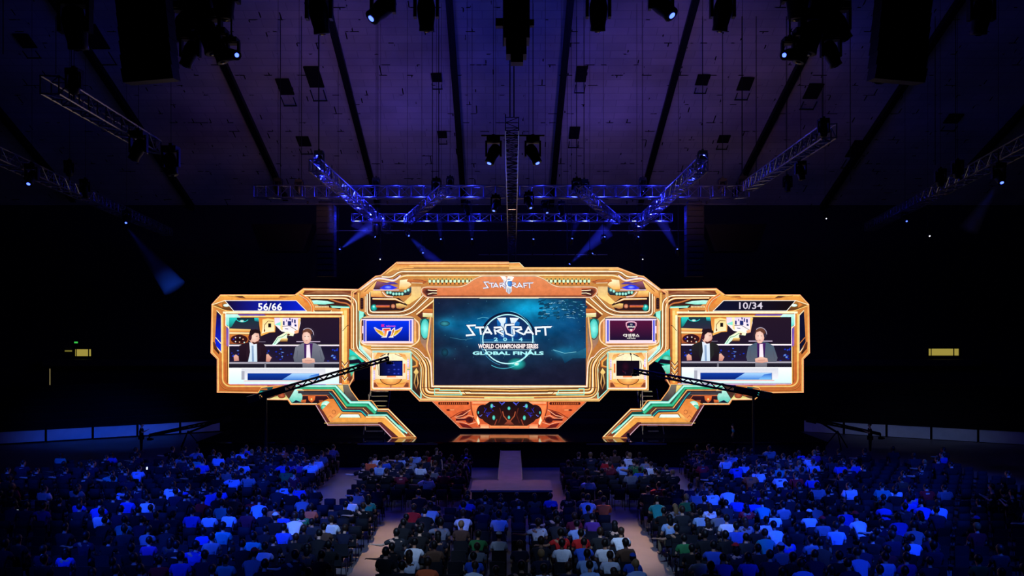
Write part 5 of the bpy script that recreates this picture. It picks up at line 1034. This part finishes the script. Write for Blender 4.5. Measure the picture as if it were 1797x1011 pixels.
def standing(stride=0, face=(0, 1, 0), arms=0):
    fx, fy = Vector(face[:2]).normalized(); q = lambda side, fwd, z: (fy*side+fx*fwd, -fx*side+fy*fwd, z)
    J = dict(pel=q(0, 0, .94), spi=q(0, 0, 1.14), che=q(0, 0, 1.36), nkb=q(0, .01, 1.48), nck=q(0, .02, 1.54), hlo=q(0, .04, 1.6), hmi=q(0, .03, 1.67), hto=q(0, .02, 1.74)); J['face'] = face
    for s, g in (('L', -1), ('R', 1)):
        J['sh'+s] = q(g*.18, 0, 1.43); sw = stride*g*.5
        if arms: J['el'+s], J['wr'+s], J['ha'+s] = q(g*.26, .08, 1.2), q(g*.12, .3, 1.3), q(g*.1, .36, 1.34)
        else: J['el'+s], J['wr'+s], J['ha'+s] = q(g*.25, -sw*.4, 1.16), q(g*.25, -sw*.7+.06, .92), q(g*.25, -sw*.8+.08, .84)
        k = stride*g
        J['hp'+s] = q(g*.1, 0, .9); J['kn'+s] = q(g*.11, k*.28+.03*abs(stride), .5); J['an'+s] = q(g*.11, k*.45 if k > 0 else k*.6, .09 if k >= 0 else .16); J['to'+s] = q(g*.12, (k*.45 if k > 0 else k*.6)+.15, .04 if k >= 0 else .06)
    return J
VAR = [seated(.02), seated(.28, .1, 1), seated(-.08, -.3, 0), seated(.1, .25, 1), seated(.0, 0, 2), seated(.5, 0, 1), seated(.05, -.15, 0, .5)]
FIG = [figure(dict(v), 1, female=(i == 6)) for i, v in enumerate(VAR)]
LOW = [figure(dict(v), 0, female=(i == 6)) for i, v in enumerate(VAR[:5])]
SHIRTS = [('white', (225, 228, 235), 9), ('pale blue', (150, 180, 225), 8), ('royal blue', (40, 80, 190), 8), ('grey', (120, 124, 132), 8), ('black', (14, 14, 18), 34), ('navy', (20, 24, 50), 22), ('dark grey', (36, 38, 44), 16), ('teal', (40, 150, 150), 3), ('green', (40, 110, 60), 3), ('red', (190, 30, 34), 3), ('maroon', (110, 26, 44), 3), ('orange', (230, 100, 50), 2), ('brown', (86, 60, 44), 4), ('purple', (96, 50, 130), 2)]
SM = {n: mat(n.replace(' ', '_')+'_cotton', c, .85, 0, .12, 20) for n, c, w_ in SHIRTS}
TRO = [mat('dark_denim', (32, 40, 66), .85), mat('black_cotton', (20, 20, 22), .85), mat('khaki_cotton', (120, 104, 80), .85)]
HAIR = [('black', mat('black_hair', (14, 12, 12), .5)), ('brown', mat('brown_hair', (50, 32, 22), .5)), ('fair', mat('fair_hair', (140, 108, 66), .5))]
CAPM = dict(black=SM['black'], red=SM['red'], white=SM['white'], blue=SM['royal blue'])
for F in FIG+LOW:
    for k, q in (('body', M['skin1']), ('shirt', SM['grey']), ('trousers', TRO[0]), ('hair', HAIR[0][1]), ('cap', SM['black'])): F[k].materials.clear(); F[k].materials.append(q)
SKIN = [M['skin1'], M['skin1'], M['skin2'], M['skin3']]
def add_person(F, loc, rz, shirt, skin, tro, hair, cap, label, group=None, sc=1):
    def mk(nm, me, m, par=None):
        o = bpy.data.objects.new(nm, me); COL.objects.link(o)
        o.material_slots[0].link = 'OBJECT'; o.material_slots[0].material = m
        if par: o.parent = par
        return o
    b_ = mk('person', F['body'], skin); b_.location = loc; b_.rotation_euler = (0, 0, rz); b_.scale = (sc, sc, sc); tag(b_, label, 'person', group)
    mk('shirt', F['shirt'], SM[shirt], b_); mk('trousers', F['trousers'], tro, b_); mk('hair', F['hair'], hair, b_)
    if cap: mk('cap', F['cap'], CAPM[cap], b_)
    return b_
# chair: seat, backrest, legs
def chair_meshes():
    d = {}
    bm = bmesh.new(); bmesh.ops.create_cube(bm, size=1)
    for v in bm.verts: v.co = Vector((v.co.x*.44, v.co.y*.42, v.co.z*.06))
    bmesh.ops.bevel(bm, geom=bm.edges[:], offset=.02, segments=2, affect='EDGES'); me = bpy.data.meshes.new('seat'); bm.to_mesh(me); bm.free(); me.materials.append(M['seat']); d['seat'] = me
    mb = MB(); n = 6
    for j in range(2):
        for i in range(n+1):
            t_ = i/n-.5; mb.v += [(t_*.44, -.22+.04*(1-4*t_*t_)*-1, .5+j*.38-(.03 if abs(t_) > .4 else 0)*j), (t_*.44, -.25+.04*(1-4*t_*t_)*-1, .5+j*.38-(.03 if abs(t_) > .4 else 0)*j)]
    for i in range(n):
        a = 2*i; b_ = 2*(n+1)+2*i; mb.f += [(a, a+2, b_+2, b_), (a+1, b_+1, b_+3, a+3), (b_, b_+2, b_+3, b_+1), (a, a+1, a+3, a+2)]
    mb.f += [(0, 14, 15, 1), (12, 13, 27, 26)]
    d['backrest'] = mb.mesh('backrest', M['seat'])
    for k, (x, y0, z0, y1) in enumerate(((-.21, .18, .44, .24), (.21, .18, .44, .24), (-.21, -.24, .86, -.2), (.21, -.24, .86, -.2))):
        m_ = MB()
        if k < 2: m_.tube((x, y0, z0), (x, y1, 0), .014, n=5)
        else: m_.tube((x, -.235, .86), (x, -.2, .44), .014, n=5); m_.tube((x, -.2, .44), (x, -.26, 0), .014, n=5)
        d['leg%d' % k] = m_.mesh('leg', M['leg'])
    return d
CH = chair_meshes()
def add_chair(loc, rz, label, group='folding chairs in rows'):
    t = thing('folding_chair', label, 'chair', loc, rz, group)
    for k, me in CH.items():
        o = bpy.data.objects.new('leg' if k.startswith('leg') else k, me); COL.objects.link(o); o.parent = t
        if k == 'seat': o.location = (0, 0, .45)
    return t
# seating plan: (block name, x range, y range, rows from the front)
ORD = ['first', 'second', 'third', 'fourth', 'fifth', 'sixth', 'seventh', 'eighth', 'ninth', 'tenth', 'eleventh', 'twelfth', 'thirteenth', 'fourteenth', 'fifteenth', 'sixteenth', 'seventeenth', 'eighteenth', 'nineteenth', 'twentieth', 'twenty-first', 'twenty-second', 'twenty-third', 'twenty-fourth', 'twenty-fifth', 'twenty-sixth', 'twenty-seventh', 'twenty-eighth', 'twenty-ninth', 'thirtieth', 'thirty-first', 'thirty-second', 'thirty-third', 'thirty-fourth', 'thirty-fifth', 'thirty-sixth', 'thirty-seventh', 'thirty-eighth', 'thirty-ninth']
rg = random.Random(21); seats = []
def block(nm, xs, dirn, y_front, nrow, pitch, ncol, occ, fan=0, wide=.62):
    for r in range(nrow):
        Y = y_front-r*pitch
        for c in range(ncol):
            x = xs+dirn*c*wide; yy = Y-fan*abs(c*wide); 
            if abs(x) > .655*yy+.3 or yy < 20.3: continue
            o_ = occ(r, c, x, yy)*(.78+.34*math.sin(x*1.3+2.1*math.sin(yy*.7)))
            seats.append(dict(b=nm, r=r, c=c, x=x, y=yy, occ=rg.random() < o_, rz=-fan*dirn*-.7))
cf = lambda r, c, x, y: (.1 if r >= 6 else .8)
block('middle', -3.5, 1, 30.0, 9, 1.13, 12, lambda r, c, x, y: .86)
block('left rear', -5.3, -1, 31.6, 11, 1.08, 25, lambda r, c, x, y: .84 if abs(x) < .52*y else .5, .03)
block('right rear', 5.2, 1, 31.6, 11, 1.08, 25, lambda r, c, x, y: .84 if abs(x) < .52*y else .45, .03)
block('left front', -2.3, -1, 39.6, 7, 1.05, 8, cf); block('right front', 2.6, 1, 39.6, 7, 1.05, 8, cf)
block('far left front', -9.3, -1, 41.2, 8, 1.05, 22, lambda r, c, x, y: .7 if c < 14 else .42, .05)
block('far right front', 8.9, 1, 41.2, 8, 1.05, 22, lambda r, c, x, y: .68 if c < 12 else .34, .05)
seats.sort(key=lambda d: d['y'])
occ_s = [s for s in seats if s['occ']]
near = set(id(s) for s in occ_s[:292]); nearc = set(id(s) for s in seats[:296])
wts = [w_ for _, _, w_ in SHIRTS]; wb = [16, 10, 9, 9, 26, 16, 12, 5, 4, 4, 4, 3, 4, 2]; ring_names = [n for n, _, _ in SHIRTS]
far_p = []; far_c = []
side_of = {'middle': 'from left', 'left rear': 'from aisle', 'right rear': 'from aisle', 'left front': 'from catwalk', 'right front': 'from catwalk', 'far left front': 'from aisle', 'far right front': 'from aisle'}
for s in seats:
    jx, jy, jr = rg.uniform(-.03, .03), rg.uniform(-.04, .04), rg.uniform(-.12, .12)+s['rz']*.5
    nm_ = s['b']; seat_txt = '%s block, %s row, %s seat %s' % (nm_, ORD[s['r']], ORD[s['c']].replace('twenty-', 'twenty '), side_of[nm_])
    sh = rg.choices(ring_names, wts if not (abs(s['x']) < 10 and s['y'] < 32) else wb)[0]; hi = rg.choices(range(3), (9, 5, .4))[0]; cap = rg.choice(['black', 'red', 'white', 'blue']) if rg.random() < .07 else None
    sk = rg.choice(SKIN); tr = rg.choices(TRO, (5, 4, 2))[0]; v = rg.choices(range(7), (5, 3, 3, 2, 1, 2, 2))[0]; sc = rg.uniform(.98, 1.12)
    prz = jr+rg.uniform(-.15, .15)
    if id(s) in nearc:
        add_chair((s['x']+jx, s['y']+jy, 0), jr, ('chair under a spectator, ' if s['occ'] else 'empty dark folding chair, ')+seat_txt)
    else: far_c.append((s['x']+jx, s['y']+jy, jr))
    if s['occ']:
        if id(s) in near:
            ex = (', %s cap' % cap) if cap else (', long hair' if v == 6 else '')
            add_person(FIG[v], (s['x']+jx, s['y']+jy, 0), prz, sh, sk, tr, HAIR[hi][1], cap, (lambda a, b_: a if len(a.replace(',', ' ').split()) <= 16 else b_)('person in %s shirt%s, ' % (sh, ex)+seat_txt, 'person, %s shirt, ' % sh+seat_txt), 'seated spectators', sc)
        else: far_p.append((s['x']+jx, s['y']+jy, prz, sc, min(v, 4), sh, sk, tr, HAIR[hi][1]))
def merge_far(items, name, label, cat):
    mats = []; VV = []; FF = []; MI = []; nb = 0
    def mi(m):
        if m not in mats: mats.append(m)
        return mats.index(m)
    cache = {}
    for (x, y, rz, sc, parts) in items:
        c_, s_ = math.cos(rz)*sc, math.sin(rz)*sc
        for me, m in parts:
            k = me.name
            if k not in cache: cache[k] = (np.array([v.co[:] for v in me.vertices]), [tuple(p.vertices) for p in me.polygons])
            P, F = cache[k]; Q = np.empty_like(P); Q[:, 0] = P[:, 0]*c_-P[:, 1]*s_+x; Q[:, 1] = P[:, 0]*s_+P[:, 1]*c_+y; Q[:, 2] = P[:, 2]*sc
            VV.append(Q); FF += [tuple(i+nb for i in f) for f in F]; MI += [mi(m)]*len(F); nb += len(Q)
    me = bpy.data.meshes.new(name); me.from_pydata(np.concatenate(VV).tolist(), [], FF)
    for m in mats: me.materials.append(m)
    me.polygons.foreach_set('material_index', MI); me.polygons.foreach_set('use_smooth', [True]*len(FF)); me.update()
    o = bpy.data.objects.new(name, me); COL.objects.link(o); return tag(o, label, cat, None, 'stuff')
merge_far([(x, y, rz, sc, [(LOW[v]['body'], sk), (LOW[v]['shirt'], SM[sh]), (LOW[v]['trousers'], tr), (LOW[v]['hair'], hr)]) for (x, y, rz, sc, v, sh, sk, tr, hr) in far_p], 'distant_crowd', 'distant seated spectators in the blocks nearest the stage', 'crowd')
seat_lift = CH['seat'].copy(); seat_lift.transform(Matrix.Translation((0, 0, .45)))
merge_far([(x, y, rz, 1, [(seat_lift, M['seat']), (CH['backrest'], M['seat'])]+[(CH['leg%d' % k], M['leg']) for k in range(4)]) for (x, y, rz) in far_c], 'distant_chair_rows', 'distant folding chairs in the blocks nearest the stage', 'chairs')

# standing and walking people
def stand(px, Y, st, face, arms, shirt, label, cap=None, tro=1, z=0):
    F = figure(standing(st, face, arms), 1)
    for k, q in (('body', M['skin1']), ('shirt', SM['grey']), ('trousers', TRO[0]), ('hair', HAIR[0][1]), ('cap', SM['black'])): F[k].materials.clear(); F[k].materials.append(q)
    return add_person(F, ((px-CX)*Y/FPX, Y, z), 0, shirt, M['skin1'], TRO[tro], HAIR[0][1], cap, label)
stand(1287, 47.5, .55, (-1, 0, 0), 0, 'teal', 'person in a teal T-shirt and pale trousers walking left on the floor beside the stage', tro=2)
stand(817, 35.5, 0, (1, .2, 0), 0, 'navy', 'person in dark clothes standing beside the left end of the catwalk', 'blue')
stand(1742, 29.6, 0, (-1, .5, 0), 1, 'black', 'person in dark clothes standing at the far right edge, left one of two')
stand(1777, 28.6, 0, (-.5, .8, 0), 1, 'black', 'person with fair hair standing at the far right edge, right one of two')
stand(248, 48.2, 0, (1, .3, 0), 1, 'black', 'dark silhouetted camera operator standing before the left boards')
stand(1527, 48.0, 0, (-1, .3, 0), 1, 'black', 'dark silhouetted camera operator standing before the right boards')
stand(766, 38.2, .2, (.5, -1, 0), 0, 'black', 'person in dark clothes walking in the gap left of the catwalk')
stand(516, 32.6, 0, (.4, 1, 0), 0, 'maroon', 'person in a maroon top standing in the aisle behind the left front seats', tro=2)
q_ = stand(1103, 43.5, 0, (-1, .4, 0), 1, 'black', 'dark camera operator standing at the foot of the right zigzag leg', z=0)
# glowing phones held in the audience
for i, (px, py, Y) in enumerate(((30, 898, 29), (116, 955, 26), (183, 920, 28), (258, 822, 38), (338, 841, 36), (911, 942, 27), (902, 957, 26.5), (1583, 929, 27.5), (1648, 848, 36), (1510, 822, 38), (1611, 919, 28), (141, 877, 31))):
    t = thing('phone', 'glowing phone screen held in the dark audience, %s' % ['at the far left edge', 'low at the left', 'left, above the low one', 'far back on the left', 'back left near a red top', 'low centre, upper of two', 'low centre, lower of two', 'pink one on the right', 'far right, isolated', 'back right', 'right, beside the pink one', 'left middle distance'][i], 'phone', at(px, py, Y)); t.rotation_euler = (-.5, 0, .1*i)
    MB().box((0, 0, 0), (.085, .012, .15)).build('case', M['plas'], t)
    MB().box((0, -.008, 0), (.075, .004, .135)).build('lit_screen', emis('phone_glow', (255, 60, 170) if i == 7 else ((255, 225, 160) if i in (5, 6) else (225, 235, 255)), 1.2), t)
print('seats', len(seats), 'people', len(occ_s), 'far', len(far_p))
